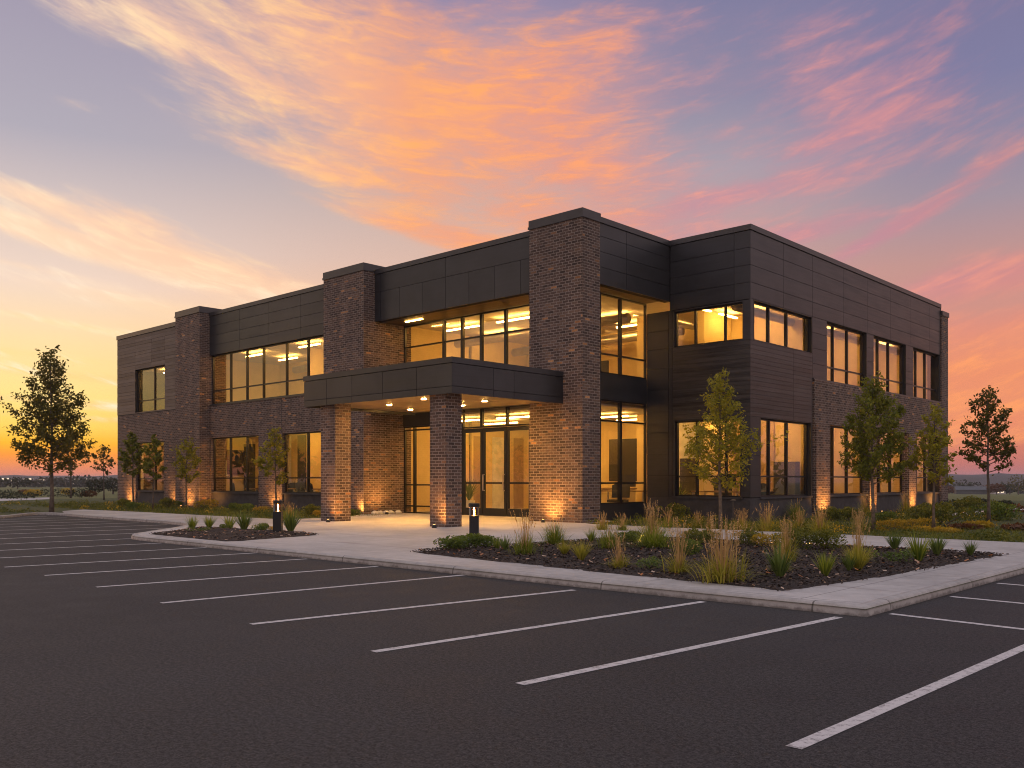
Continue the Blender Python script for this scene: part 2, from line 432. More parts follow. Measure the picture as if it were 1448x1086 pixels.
prof=[(0.0,-0.03),(0.006,0.05),(0.016,0.085),(0.034,0.108),(0.06,0.119),(0.10,0.121),(0.158,0.1175),(0.166,0.100),(0.19,0.09)]
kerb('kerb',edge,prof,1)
inner=offset_line(edge,0.165)
pav=[p for p in inner[1:] ]
i38=min(range(len(pav)),key=lambda i:abs(pav[i][0]+41.0)+abs(pav[i][1]-15.4))
pav=pav[:i38]
pav[0]=(-4.115,10.115)
pv=[(-4.115,22.7)]+pav+[(-43.6,16.4),(-45.2,18.0),(-40.1,18.3),(-28.4,18.3),(-28.4,21.2),(-30.3,23.3),(-30.3,25.75),(-19.5,25.75),(-18.6,25.2),(-18.3,23.1),(-9,23.0)]
p_=MB(); p_.poly(pv,0.112); tag(p_.build('pavement',M['conc']),kind='structure')
# far path bits beyond the lawn
p_=MB(); p_.poly([gnd(-60,706.5,0.09),gnd(70,703.5,0.09),gnd(70,706,0.09),gnd(-60,711,0.09)],0.10); tag(p_.build('field_path',M['conc']),kind='structure')
pp=chaikin([gnd(1345,727,0.09),gnd(1375,721.5,0.09),gnd(1410,720.5,0.09),gnd(1452,718.5,0.09),gnd(1500,716,0.09),gnd(1500,719,0.09),gnd(1452,722.5,0.09),gnd(1410,725,0.09),gnd(1380,728,0.09),gnd(1345,730,0.09)],1)
p_=MB(); p_.poly(pp,0.10); tag(p_.build('garden_path',M['conc']),kind='structure')

rng=random.Random(11)
def bed(name,outline,ztop):
    o=densify(outline+[outline[0]],0.3)[:-1]; n=len(o); cx=sum(p[0] for p in o)/n; cy=sum(p[1] for p in o)/n
    K=16; vs=[]; fs=[]
    for k in range(K):
        s=1-(k/K); h=0.116+ (ztop)*(1-(1-k/K)**1)**0.6
        for p in o:
            x=cx+(p[0]-cx)*s; y=cy+(p[1]-cy)*s
            vs.append((x,y,(h+ (rng.uniform(-.018,.018) if k else -0.02))))
    vs.append((cx,cy,0.116+ztop))
    for k in range(K-1):
        for i in range(n): fs.append((k*n+i,k*n+(i+1)%n,(k+1)*n+(i+1)%n,(k+1)*n+i))
    for i in range(n): fs.append(((K-1)*n+i,(K-1)*n+(i+1)%n,len(vs)-1))
    s=MB(); s.add(vs,fs); ob=s.build(name,M['mulch'],smooth=True); tag(ob,kind='structure'); return ob
def inside(p,poly):
    c=False; j=len(poly)-1
    for i in range(len(poly)):
        a,b=poly[i],poly[j]
        if (a[1]>p[1])!=(b[1]>p[1]) and p[0]<(b[0]-a[0])*(p[1]-a[1])/(b[1]-a[1])+a[0]: c=not c
        j=i
    return c
BED1=[(-13.5,11.5),(-12.2,11.28),(-5.2,10.58),(-4.95,13),(-4.75,18.7),(-5.6,19.0),(-12.7,18.6),(-13.3,17.0),(-13.35,14.6),(-13.8,12.6)]
BED2=[(-23.0,10.78),(-18.9,10.68),(-18.75,11.0),(-19.4,13.6),(-20.2,13.9),(-25.3,13.55),(-23.6,11.6)]
bed('planting_bed',BED1,0.10); bed('planting_bed',BED2,0.09)
def chips(name,poly,n,zf,mat,smin,smax,tones=(0,1)):
    s=MB(); xs=[p[0] for p in poly]; ys=[p[1] for p in poly]; k=0
    while k<n:
        x=rng.uniform(min(xs),max(xs)); y=rng.uniform(min(ys),max(ys))
        if not inside((x,y),poly): continue
        k+=1; a=rng.uniform(0,6.28); L=rng.uniform(smin,smax); w=L*rng.uniform(0.25,0.5); tl=rng.uniform(-.5,.5); z=zf(x,y)+rng.uniform(0.0,0.015)
        dx,dy=math.cos(a)*L/2,math.sin(a)*L/2; nx,ny=-math.sin(a)*w/2,math.cos(a)*w/2; dz=tl*L/2
        s.quad((x-dx-nx,y-dy-ny,z-dz),(x+dx-nx,y+dy-ny,z+dz),(x+dx*1.1+nx,y+dy*1.1+ny,z+dz+0.01),(x-dx+nx,y-dy+ny,z-dz+0.012),rng.uniform(*tones))
    return tag(s.build(name,mat),kind='stuff')
def bz(poly,ztop):
    cx=sum(p[0] for p in poly)/len(poly); cy=sum(p[1] for p in poly)/len(poly)
    def f(x,y):
        best=9
        for i in range(len(poly)):
            a=Vector(poly[i]); b=Vector(poly[(i+1)%len(poly)]); ab=b-a
            tt=max(0,min(1,(Vector((x,y))-a).dot(ab)/ab.dot(ab))); best=min(best,(Vector((x,y))-a-ab*tt).length)
        return 0.12+ztop*min(1,(best/3.2))**0.6
    return f
b1,b2=bz(BED1,0.10),bz(BED2,0.09)
chips('mulch_chips',BED1,15000,b1,M['chip'],0.02,0.06); chips('mulch_chips',BED2,3000,b2,M['chip'],0.02,0.06)
chips('fallen_leaves',BED1,420,lambda x,y:b1(x,y)+.02,M['fallen'],0.03,0.075); chips('fallen_leaves',BED2,130,lambda x,y:b2(x,y)+.02,M['fallen'],0.04,0.08)

# ================================================================ BUILDING
bld=empty('office_building',(-30,30,0.0),'two storey brown brick and charcoal panel office building with lit windows','office building')
INV=(30,-30,0)
def part(mb,name,mats,parent=None,smooth=False):
    o=mb.build(name,mats,parent or bld,smooth)
    if parent is None: o.location=INV
    return o
def rects_minus(rect,holes):
    a0,a1,z0,z1=rect
    ac=sorted({a0,a1}|{h for q in holes for h in q[:2] if a0<h<a1}); zc=sorted({z0,z1}|{h for q in holes for h in q[2:] if z0<h<z1})
    out=[]
    for i in range(len(ac)-1):
        run=None
        for j in range(len(zc)-1):
            am=(ac[i]+ac[i+1])/2; zm=(zc[j]+zc[j+1])/2
            hit=any(q[0]<am<q[1] and q[2]<zm<q[3] for q in holes)
            if hit:
                if run: out.append(run); run=None
            else:
                if run: run=(run[0],run[1],run[2],zc[j+1])
                else: run=(ac[i],ac[i+1],zc[j],zc[j+1])
        if run: out.append(run)
    return out
def wall(mb,axis,plane,rect,holes,d0,d1,mi=0):
    for q in rects_minus(rect,holes): mb.wbox(axis,plane,*q,d0,d1,0.5,mi)
prng=random.Random(5)
def panels(mb,axis,plane,al,zl,holes=(),g=0.008,th=0.045,mi=0):
    for i in range(len(al)-1):
        for j in range(len(zl)-1):
            rect=(al[i]+g,al[i+1]-g,zl[j]+g,zl[j+1]-g); tn=prng.uniform(0.15,0.85)
            for q in rects_minus(rect,holes): mb.wbox(axis,plane,*q,0,th,tn,mi)
def window(name,axis,plane,a0,a1,z0,z1,mul,tran=(),inset=0.14,fw=0.055,dp=0.10,label=None,mw=0.06):
    f=MB(); d0,d1=inset,inset+dp
    f.wbox(axis,plane,a0,a1,z0,z0+fw,d0,d1); f.wbox(axis,plane,a0,a1,z1-fw,z1,d0,d1)
    f.wbox(axis,plane,a0,a0+fw,z0+fw,z1-fw,d0,d1); f.wbox(axis,plane,a1-fw,a1,z0+fw,z1-fw,d0,d1)
    es=[a0+fw]+[m for m in mul]+[a1-fw]
    for m in mul: f.wbox(axis,plane,m-mw/2,m+mw/2,z0+fw,z1-fw,d0-0.012,d1+0.012)
    for zt in tran: f.wbox(axis,plane,a0+fw,a1-fw,zt-0.03,zt+0.03,d0+0.004,d1-0.004)
    o=part(f,name,M['frame'])
    if label: o['label']=label
    g=MB(); dm=(d0+d1)/2
    if axis=='x': g.quad((a0,plane+dm,z0),(a1,plane+dm,z0),(a1,plane+dm,z1),(a0,plane+dm,z1))
    else: g.quad((plane-dm,a0,z0),(plane-dm,a1,z0),(plane-dm,a1,z1),(plane-dm,a0,z1))
    g.build('glass_pane',M['glass'],o)
    return o
YF,YP,YG=24.0,23.4,25.6
HL,HP=10.30,10.38
XL=gx(166.3,YF)
P1=(gx(248,YP),gx(282,YP)); P2=(gx(457.5,YP),gx(514,YP)); P3=(gx(748.5,YP),-18.65)
G0=0.085
# --- left brick storey
W3=(gx(192,YF),gx(231.5,YF)); W4=(gx(298.5,YF),gx(365.5,YF)); W5=(gx(399,YF),gx(454,YF))
ZB=5.43
bw=MB()
wall(bw,'x',YF,(XL,P1[0],G0,ZB),[(*W3,G0-1,3.75)],0,0.30)
wall(bw,'x',YF,(P1[1],P2[0],G0,ZB),[(*W4,G0-1,3.75),(*W5,G0-1,3.75)],0,0.30)
bw.box(XL,XL+0.3,YF+0.3,48.3,G0,ZB)
part(bw,'brick_wall',M['brick'])
for u in (398,191):
    jt=MB(); jt.wbox('x',YF,gx(u,YF)-.012,gx(u,YF)+.012,3.8,ZB,-0.006,0.05); part(jt,'control_joint',M['back'])
for w in (W3,W4,W5):
    sb=MB(); sb.wbox('x',YF,w[0]+.004,w[1]-.004,G0,0.86,0.07,0.30); sb.wbox('x',YF,w[0]+.004,w[1]-.004,0.86,0.935,-0.03,0.30); part(sb,'stone_base',M['stone'])
window('window','x',YF,*W3,0.935,3.75,[gx(216,YF)],[1.62])
window('window','x',YF,*W4,0.935,3.75,[gx(322,YF),gx(345.5,YF)],[1.64])
window('window','x',YF,*W5,0.935,3.75,[gx(431.5,YF)],[1.64])
# --- far left cladding with small upper window
W1=(gx(191.5,YF),gx(233.5,YF),5.52,8.05)
cl=MB(); zr=[ZB+0.07]+[5.5+0.58*i for i in range(1,9)]
zr=[5.46,6.04,6.62,7.2,7.78,8.34,8.9,9.46,10.04]
zr=[5.46+(10.04-5.46)*i/24 for i in range(25)]
LA=[XL,W1[0],gx(214.5,YF),W1[1],P1[0]]
for i in range(0,24,3):
    for j,g in ((0,.010),(1,.002),(2,.002)): panels(cl,'x',YF-0.02,LA,zr[i+j:i+j+2],[W1],g,mi=4)
wall(cl,'x',YF-0.02,(XL,P1[0],5.43,10.2),[W1],0.03,0.3,2)
cl.box(XL-0.0,XL+0.3,YF+0.29,48.3,5.43,10.2,0.5,0)
part(cl,'metal_cladding',[M['clad'],M['board'],M['back'],M['cop'],M['warm']]); cl=MB()
# mid band
W2=(P1[1]+0.02,P2[0]-0.005,5.5,8.07)
mz=[8.07,8.58,9.09,9.6,10.12]
panels(cl,'x',YF-0.03,[P1[1]+0.004,gx(339.5,YF),gx(381,YF),gx(426,YF),P2[0]-0.004],mz)
wall(cl,'x',YF-0.03,(P1[1],P2[0],8.08,10.2),[],0.03,0.3,2)
cl.wbox('x',YF,P1[1],P2[0],5.435,5.5,-0.03,0.30,0.5,3)
part(cl,'metal_cladding',[M['clad'],M['board'],M['back'],M['cop'],M['warm']]); cl=MB()
# portal band
xpl,xpr=P2[1]-0.02,P3[0]+0.02
zb=8.2
low=[xpl]+[gx(u,YF) for u in (538,565,597,630,663,699.5,736)]+[xpr]
panels(cl,'x',YF,[low[0],low[1],low[4],xpr],[9.42,10.18]); panels(cl,'x',YF,low,[zb,9.42])
cl.wbox('x',YF,xpl,xpr,zb+.01,10.3,0.03,0.3,0.5,2)
# side band of portal (faces right wing side) and its underside edges
XB=-18.67; YW=28.6; XR=-15.38
panels(cl,'y',XB,[24.35,gy(886,XB),YW],[zb-0.05,8.72,9.24,9.76,10.2])
cl.wbox('y',XB,24.35,YW+0.1,zb-0.04,10.3,0.03,0.3,0.5,2)
part(cl,'metal_cladding',[M['clad'],M['board'],M['back'],M['cop'],M['warm']]); cl=MB()
# right wing front
WU=(gx(953,YW),gx(1050,YW),6.43,7.75); WL=(gx(954,YW),gx(1046.5,YW),0.93,3.70)
xw=[-19.7,XB+0.03,gx(1038,YW),XR]
panels(cl,'x',YW,xw[1:],[7.82,8.4,9.0,9.6,10.2])
cl.wbox('x',YW,XB,XR-0.01,7.82,10.3,0.03,0.3,0.5,2)
panels(cl,'x',YW,[-19.68,-18.72,WU[0]-0.06],[0.9,1.7,2.5,3.3,4.1,4.9,5.7,6.43,7.1,7.82])
panels(cl,'x',YW,[WU[0]-0.06,XR],[3.75+2.65*i/17 for i in range(18)],[],0.004,mi=1)
panels(cl,'x',YW,[WU[0]-0.06,XR],[6.40,7.80],[WU])
panels(cl,'x',YW,[WU[0]-0.06,WL[1]+.02,XR],[0.92,1.7,2.5,3.1,3.75],[WL])
wall(cl,'x',YW,(-19.68,XR-0.01,0.9,7.81),[WU,WL],0.03,0.3,2)
part(cl,'metal_cladding',[M['clad'],M['board'],M['back'],M['cop'],M['warm']]); cl=MB()
# right facade cladding
YQ=gy(1149,XR); YE=gy(1330,XR)
RW=[(gy(1066,XR),gy(1148,XR),6.43,7.80),(gy(1169.5,XR),gy(1225.5,XR),5.47,7.82),(gy(1235.5,XR),gy(1281,XR),5.47,7.82),(gy(1291.5,XR),gy(1329.5,XR),5.47,7.82)]
RL=[(gy(1076,XR),gy(1147,XR),0.93,3.72),(gy(1170.5,XR),gy(1226,XR),0.93,3.72),(gy(1236.5,XR),gy(1282,XR),0.93,3.72),(gy(1292.5,XR),gy(1329,XR),0.93,3.72)]
ys=[YW]+[gy(u,XR) for u in (1108,1149,1193,1227,1259,1288,1314)]+[YE]
panels(cl,'y',XR,ys,[7.84,8.4,9.0,9.6,10.2])
panels(cl,'y',XR,[YW,RW[0][0]-.03,YQ],[6.40,7.84],RW[:1])
panels(cl,'y',XR,[YW,gy(1122,XR),YQ],[3.75+2.65*i/17 for i in range(18)],(),0.004,mi=1)
panels(cl,'y',XR,[YW,RL[0][0],YQ],[0.92,1.7,2.4,3.1,3.75],RL[:1])
for a,b in ((YQ,RW[1][0]),(RW[1][1],RW[2][0]),(RW[2][1],RW[3][0])): panels(cl,'y',XR,[a,b],[ZB+.03,6.04,6.64,7.24,7.84])
wall(cl,'y',XR,(YW+0.3,YE,ZB+.02,10.3),RW,0.03,0.3,2)
wall(cl,'y',XR,(YW+0.3,YQ,0.9,ZB+.02),RW+RL,0.03,0.3,2)
cl.wbox('y',XR,YQ,YE,ZB-0.0,ZB+0.05,-0.05,0.3,0.5,3)
part(cl,'metal_cladding',[M['clad'],M['board'],M['back'],M['cop'],M['warm']])
# stone base of wing
sb=MB()
sb.wbox('x',YW,-19.68,XR-.02,G0,0.90,0.02,0.3); sb.wbox('y',XR,YW+0.3,YQ,G0,0.90,0.02,0.3)
sb.wbox('x',YW,WL[0]-.1,WL[1]+.1,0.86,0.93,-0.04,0.1); sb.wbox('y',XR,RL[0][0]-.05,RL[0][1]+.05,0.86,0.93,-0.04,0.1)
for w in RL[1:]:
    sq=MB(); sq.wbox('y',XR,w[0]+.004,w[1]-.004,G0,0.86,0.03,0.3); sq.wbox('y',XR,w[0]+.004,w[1]-.004,0.86,0.93,-0.06,0.3); part(sq,'stone_base',M['stone'])
part(sb,'stone_base',M['stone'])
# right brick
bw=MB(); wall(bw,'y',XR+0.05,(YQ+0.08,YE,G0,ZB),[(w[0],w[1],0,3.72) for w in RL[1:]],0,0.35)
for a,b in ((YQ+.1,RL[1][0]-.02),(RL[1][1]+.02,RL[2][0]-.02),(RL[2][1]+.02,RL[3][0]-.02)): bw.wbox('y',XR+0.05,a,b,G0,3.72,-0.06,0)
part(bw,'brick_wall',M['brick'])
ep=MB(); ep.wbox('y',XR+0.06,YE,YE+0.95,G0,9.85,0,0.6); part(ep,'brick_pillar',M['brick'])
ep=MB(); ep.wbox('y',XR+0.1,YE-0.0,YE+1.02,9.85,10.08,0,0.7); part(ep,'coping',M['cop'])
# windows of the wing
window('window','x',YW,*WU,[gx(981,YW),gx(1023,YW)],inset=0.1)
window('window','x',YW,*WL,[gx(983,YW),gx(1024,YW)],[1.66],inset=0.1)
window('window','y',XR,*RW[0],[gy(1092.5,XR),gy(1118,XR)],inset=0.14)
for w,ms in zip(RW[1:],((1184,1204),(1247,1262),(1300.5,1313.5))): window('window','y',XR,*w,[gy(u,XR) for u in ms],[6.07],inset=0.16)
window('window','y',XR,*RL[0],[gy(1094,XR),gy(1119,XR)],[1.66],inset=0.16)
for w,ms in zip(RL[1:],((1185,1205),(1250,1266),(1302,1315))): window('window','y',XR,*w,[gy(u,XR) for u in ms],[1.66],inset=0.2)
window('window','x',YF,*W1,[gx(214.5,YF)],[6.2],inset=0.16)
window('window','x',YF,*W2,[gx(u,YF) for u in (322.7,345.7,369,401.7,432)],[6.22],inset=0.12)
# pillars
def pillar(x0,x1,y0,y1,top,cap):
    b=MB(); b.box(x0,x1,y0,y1,G0,top); o=part(b,'brick_pillar',M['brick'])
    c=MB(); c.box(x0-.04,x1+.04,y0-.04,y1+.04,top,top+cap*0.28,0.4); c.box(x0-.02,x1+.02,y0-.02,y1+.02,top+cap*0.28,top+cap,0.5); c.build('coping',M['cop'],o)
pillar(*P1,YP,YF+0.9,10.28,0.32); pillar(*P2,YP,YG+0.4,10.28,0.32); pillar(*P3,YP,24.35,10.20,0.30)
# copings
cp=MB()
def cop(a,b,c,d,z0,z1): cp.box(a,b,c,d,z0,z1)
cop(XL-.04,P1[0],YF-.06,YF+.3,10.06,10.30); cop(XL-.04,XL+.3,YF+.3,48.3,10.06,10.30)
cop(P1[1],P2[0],YF-.07,YF+.3,10.13,10.32)
cop(P2[1],P3[0],YF-.04,YF+.3,10.19,10.38)
cop(XB-.3,XB+.04,24.36,YW-.04,10.21,10.40); cop(XB-.3,XR+.04,YW-.04,YW+.3,10.215,10.40); cop(XR-.3,XR+.04,YW+.3,YE,10.21,10.40)
part(cp,'roof_coping',M['cop'])
rf=MB(); rf.box(XL+.3,P2[1]-.3,YF+.3,48.0,9.75,9.9); rf.box(P2[1]-.3,XB-.3,YF+.3,48.0,9.75,9.9); rf.box(XB-.3,XR-.3,YW+.3,48.0,9.75,9.9); rf.box(XL+0.3,XR-.02,48.0,48.35,G0,10.3)
part(rf,'roof',M['back'])
# portal soffit, glazing
XG=-19.7
so=MB()
for i in range(5):
    a=P2[1]+(XB-0.31-P2[1])*i/5; b=P2[1]+(XB-0.31-P2[1])*(i+1)/5
    so.box(a+.008,b-.008,YF+0.301,YG+0.12,zb+0.01,zb+0.06,0.5)
for i in range(2):
    a=YG+.14+(YW-YG-.16)*i/2; b=YG+.14+(YW-YG-.16)*(i+1)/2
    so.box(XG-.1,XB-.301,a+.008,b-.008,zb+.01,zb+.06,0.5)
part(so,'soffit',M['dsoffit'])
# spandrel and beams of curtain wall
sp=MB(); sp.box(P2[1],XG-.12,YG-.02,YG+0.3,4.42,5.34); sp.box(XG-.3,XG+.02,YG-.02,YW,4.42,5.34); sp.box(XG-.28,XG+.01,YG+0.0,YW,G0,0.66)
sp.box(P2[1]+0.0,gx(628,YG),YG-.06,YG+.1,3.85,4.42)
part(sp,'spandrel_panel',M['clad'])
fu=lambda *us:[gx(u,YG) for u in us]
XD0,XD1=gx(654,YG),gx(748,YG)
window('curtain_wall','x',YG,P2[1],XG,5.34,zb,fu(627,653,680,714.5,760,800),[7.27],inset=0.0,mw=0.12)
window('curtain_wall','x',YG,P2[1],XD0,G0+.02,3.85,fu(585.5,620),[3.68,1.33,0.42],inset=0.0,mw=0.085)
window('curtain_wall','x',YG,XD0,XG,3.62,4.42,fu(680.5,716.5,752,795),[],inset=0.0,mw=0.10)
window('curtain_wall','x',YG,gx(752,YG),XG,G0+.02,3.62,fu(795),[1.6,0.42],inset=0.0,mw=0.09)
window('curtain_wall','y',XG,YG+.12,YW,5.34,zb,[gy(878,XG)],[6.05],inset=0.0,mw=0.09)
window('curtain_wall','y',XG,YG+.12,YW,0.66,4.42,[gy(878,XG)],[1.42,3.66],inset=0.0,mw=0.11)
pk=MB(); pk.box(XG-.09,XG+.03,YG-.03,YG+.12,0.66,4.42); pk.box(XG-.09,XG+.03,YG-.03,YG+.12,5.34,zb); part(pk,'corner_mullion',M['frame'])
# doors
def door(a0,a1,pulls,lab=None):
    f=MB(); y0,y1=YG+.015,YG+.075; z0,z1=G0+.035,3.60
    f.box(a0,a0+.12,y0,y1,z0,z1); f.box(a1-.12,a1,y0,y1,z0,z1); f.box(a0+.12,a1-.12,y0,y1,z0,z0+.30); f.box(a0+.12,a1-.12,y0,y1,z1-.16,z1)
    f.box(a0+.12,a1-.12,y0+.015,y1-.015,1.38,1.45)
    o=part(f,'entrance_door',M['frame'])
    g=MB(); g.quad((a0+.1,y0+.03,z0+.2),(a1-.1,y0+.03,z0+.2),(a1-.1,y0+.03,z1-.1),(a0+.1,y0+.03,z1-.1)); g.build('glass_pane',M['glass'],o)
    for x in pulls:
        h=MB(); h.tube([(x,y0-.0,1.12),(x,y0-.08,1.12),(x,y0-.08,1.75),(x,y0,1.75)],0.024,8); h.build('door_handle',M['steel'],o)
    return o
d1,d2,d3=gx(682,YG),gx(716,YG),gx(751,YG)
door(XD0,d1-.01,[]); door(d1+.01,d2-.02,[d1+.1,d2-.12]); door(d2+.0,d3-.02,[])
# canopy
CX0,CX1,CY0,CY1=-27.05,-19.48,18.3,23.38
cz0,cz1=4.08,5.16
ca=MB()
cxs=[CX0]+[gx(u,CY0) for u in (461.7,497.5,541,589)]+[CX1]
cys=[CY0]+[gy(u,CX1) for u in (697.6,727)]+[YP-.0]
panels(ca,'x',CY0,cxs,[cz0,cz0+.22,cz1-.18]); panels(ca,'y',CX1,cys,[cz0,cz0+.22,cz1-.18])
ca.box(CX0-.02,CX1+.02,CY0-.02,YP,cz1-.17,cz1)
ca.box(CX0,CX1-.03,CY0+.03,YP,cz0+.16,cz1-.18,0.5,2)
ca.box(CX0+0.0,CX0+.03,CY0+.05,YP,cz0,cz1-.18,0.5,0)
ca.box(CX0,P3[0],YP,YG-.03,cz0+.3,cz1-.1,0.5,0)
ca.box(P2[1]+0.02,CX0,YP+.3,YG-.03,cz0+.3,cz1-.1,0.5,0)
can=part(ca,'canopy',[M['clad'],M['board'],M['back']])
sf=MB()
for i in range(4):
    for j in range(3):
        a=CX0+.06+(CX1-CX0-.12)*i/4; b=CX0+.06+(CX1-CX0-.12)*(i+1)/4; c=CY0+.06+(CY1-CY0-.08)*j/3; d=CY0+.06+(CY1-CY0-.08)*(j+1)/3
        sf.box(a+.006,b-.006,c+.006,d-.006,cz0+.09,cz0+.15,0.5)
sf.build('soffit',M['soffit'],can)
def disc(x,y,z,par,name='downlight'):
    r=MB(); r.tube([(x,y,z),(x,y,z-.012)],[0.12,0.11],20); o=r.build(name,M['steel'],par)
    e=MB(); e.tube([(x,y,z-.013),(x,y,z-.017)],[0.085,0.08],20); e.build('lamp_lens',M['disc'],o)
for x,y in ((-24.8,20.3),(-25.9,22.2),(-21.3,21.5),(-23.1,22.2),(-22.2,19.6)): disc(x,y,cz0+.09,can)
for (x0,x1,y0,y1) in ((gx(453.7,18.55),gx(474,18.55),18.55,19.2),(gx(608,18.5),gx(630.7,18.5),18.5,19.15)):
    b=MB(); b.box(x0,x1,y0,y1,0.10,cz0+.089); o=part(b,'canopy_column',M['brick'])
# lamps: soffit bar
def lampbar(x0,x1,y0,y1,z,par=None,h=0.05):
    e=MB(); e.box(x0,x1,y0,y1,z-h,z); return part(e,'ceiling_light',M['tube'],par)
sl=MB(); sl.box(gx(574,24.9),gx(597,24.9),24.85,24.95,zb-.015,zb+.008); part(sl,'soffit_light',M['tube'])
# ---- interior
sl=MB()
def slab(z0,z1,mi):
    sl.box(XL+.31,P2[1]-.01,YF+.31,48,z0,z1,.5,mi); sl.box(P2[1]-.01,XG-.31,YG+.31,48,z0,z1,.5,mi); sl.box(XG-.31,XR-.31,YW+.31,48,z0,z1,.5,mi)
slab(0.0,0.14,0); slab(4.30,4.95,0); part(sl,'floor_slab',[M['floor']])
sl=MB(); slab(4.24,4.295,0); slab(8.28,8.4,0); part(sl,'ceiling',[M['ceil']])
iw=MB()
def iwall(x0,x1,y0,y1):
    for z0,z1 in ((0.141,4.239),(4.951,8.279)): iw.box(x0,x1,y0,y1,z0,z1)
iwall(XL+.4,P2[1]-.2,29.6,29.75); iwall(P1[0]+.3,P1[0]+.45,YF+.92,29.6); iwall(P2[0]+.3,P2[1]-.15,YG+.45,29.6)
iwall(-39.2,-39.05,26.8,29.6)
iwall(P2[1]-.05,-15.8,33.6,33.75); iwall(-21.2,-21.05,33.76,47.9); iwall(-21.0,-15.9,40.3,40.45)
iwall(P2[1]-.15,P2[1]-.02,29.76,33.6)
iwall(-19.2,-18.9,31.4,33.5); iwall(-21.0,-15.9,47.7,47.85)
part(iw,'interior_wall',M['cream'])
lrng=random.Random(3)
def lights_x(xs,ys,z,L):
    for x in xs:
        for y in ys: lampbar(x-L/2,x+L/2,y-.05,y+.05,z)
def lights_y(xs,ys,z,L):
    for x in xs:
        for y in ys: lampbar(x-.05,x+.05,y-L/2,y+L/2,z)
for z in (4.12,8.12):
    lights_x([-52.5,-49.5],[26.0,28.2],z,1.6)
    lights_x([-42.3,-37.4,-34.6],[25.6,27.6],z,1.7)
    lights_x([-28.3,-25.2,-22.3],[27.2,29.6],z,2.0); lights_x([-27,-22.3],[31.6],z,2.0)
    lights_y([-18.4,-16.9],[30.4,32.4],z,1.3)
    lights_y([-19.6,-17.2],[35.6,38.6,42.2,45.4],z,1.6)
def pbox(name,mat,*b): q=MB(); q.box(*b); return part(q,name,M[mat])
for x,y in ((-35.6,28.4),(-41.5,28.8),(-26.0,30.8),(-21.6,31.2),(-49.5,28.6),(-18.9,37.6),(-18.9,44.0)):
    pbox('interior_column','cream',x-.22,x+.22,y-.22,y+.22,.141,4.239); pbox('interior_column','cream',x-.22,x+.22,y-.22,y+.22,4.951,8.279)
for x0,x1,y in ((-43.6,-33.4,28.9),(-29.9,-20.4,28.4),(-29.9,-20.4,32.2),(-54.5,-46.4,27.3)):
    q=MB(); q.tube([(x0,y,7.72),(x1,y,7.72)],.2,12); part(q,'air_duct',M['steel'],None,True)
for x in (-19.6,-16.3):
    q=MB(); q.tube([(x,29.2,7.75),(x,47,7.75)],.16,12); part(q,'air_duct',M['steel'],None,True)
for x,y in ((-42.9,29.59),(-36.6,29.59),(-35.0,29.59),(-51.6,29.59),(-27.0,33.59),(gx(969,33.59),33.59)):
    pbox('interior_door','fabric',x-.5,x+.5,y-.04,y,.141,2.5)
for z in (.141,4.951):
    pbox('partition','wood',-38.9,-37.4,27.9,28.0,z,z+1.5); pbox('partition','fabric',-35.0,-33.3,26.9,27.0,z,z+1.3)
pbox('partition','wood',-20.9,-19.2,36.4,36.5,.141,1.9); pbox('partition','fabric',-20.9,-18.2,42.9,43.0,.141,1.7); pbox('partition','fabric',-24.1,-22.3,29.6,29.7,4.951,6.4)
for x0,x1,y,z1,mt in ((-45.7,-45.0,29.58,4.1,'white'),(-44.3,-43.5,29.58,4.1,'fabric'),(-42.9,-42.2,29.58,4.1,'wood'),(-54,-52.5,29.58,4.1,'wood'),(-29.8,-28.0,33.58,4.1,'wood'),(-23.5,-20.4,33.58,4.1,'white'),(-18.8,-17.0,33.58,4.1,'wood')):
    pbox('wall_panel',mt,x0,x1,y-.05,y,.141,z1)
for x,y,h in ((-40.9,29.2,2.1),(-36.0,28.6,2.0),(-27.6,32.8,2.2),(-20.4,32.9,2.3),(-16.3,33.2,2.1)):
    pbox('shelf_unit','fabric',x-.45,x+.45,y-.2,y+.2,.141,.141+h)
for y0,y1,mt in ((29.85,30.45,'wood'),(31.1,31.9,'white'),(32.6,33.3,'wood')): pbox('wall_panel',mt,-30.33,-30.27,y0,y1,.141,3.6)
for y0,y1,mt in ((25.2,25.5,'wood'),(27.2,27.9,'fabric')): pbox('wall_panel',mt,-46.14,-46.08,y0,y1,.141,3.6)
for y0,y1,mt in ((25.0,25.4,'white'),(26.0,26.6,'wood')): pbox('wall_panel',mt,XL+.41,XL+.46,y0,y1,.141,3.6)
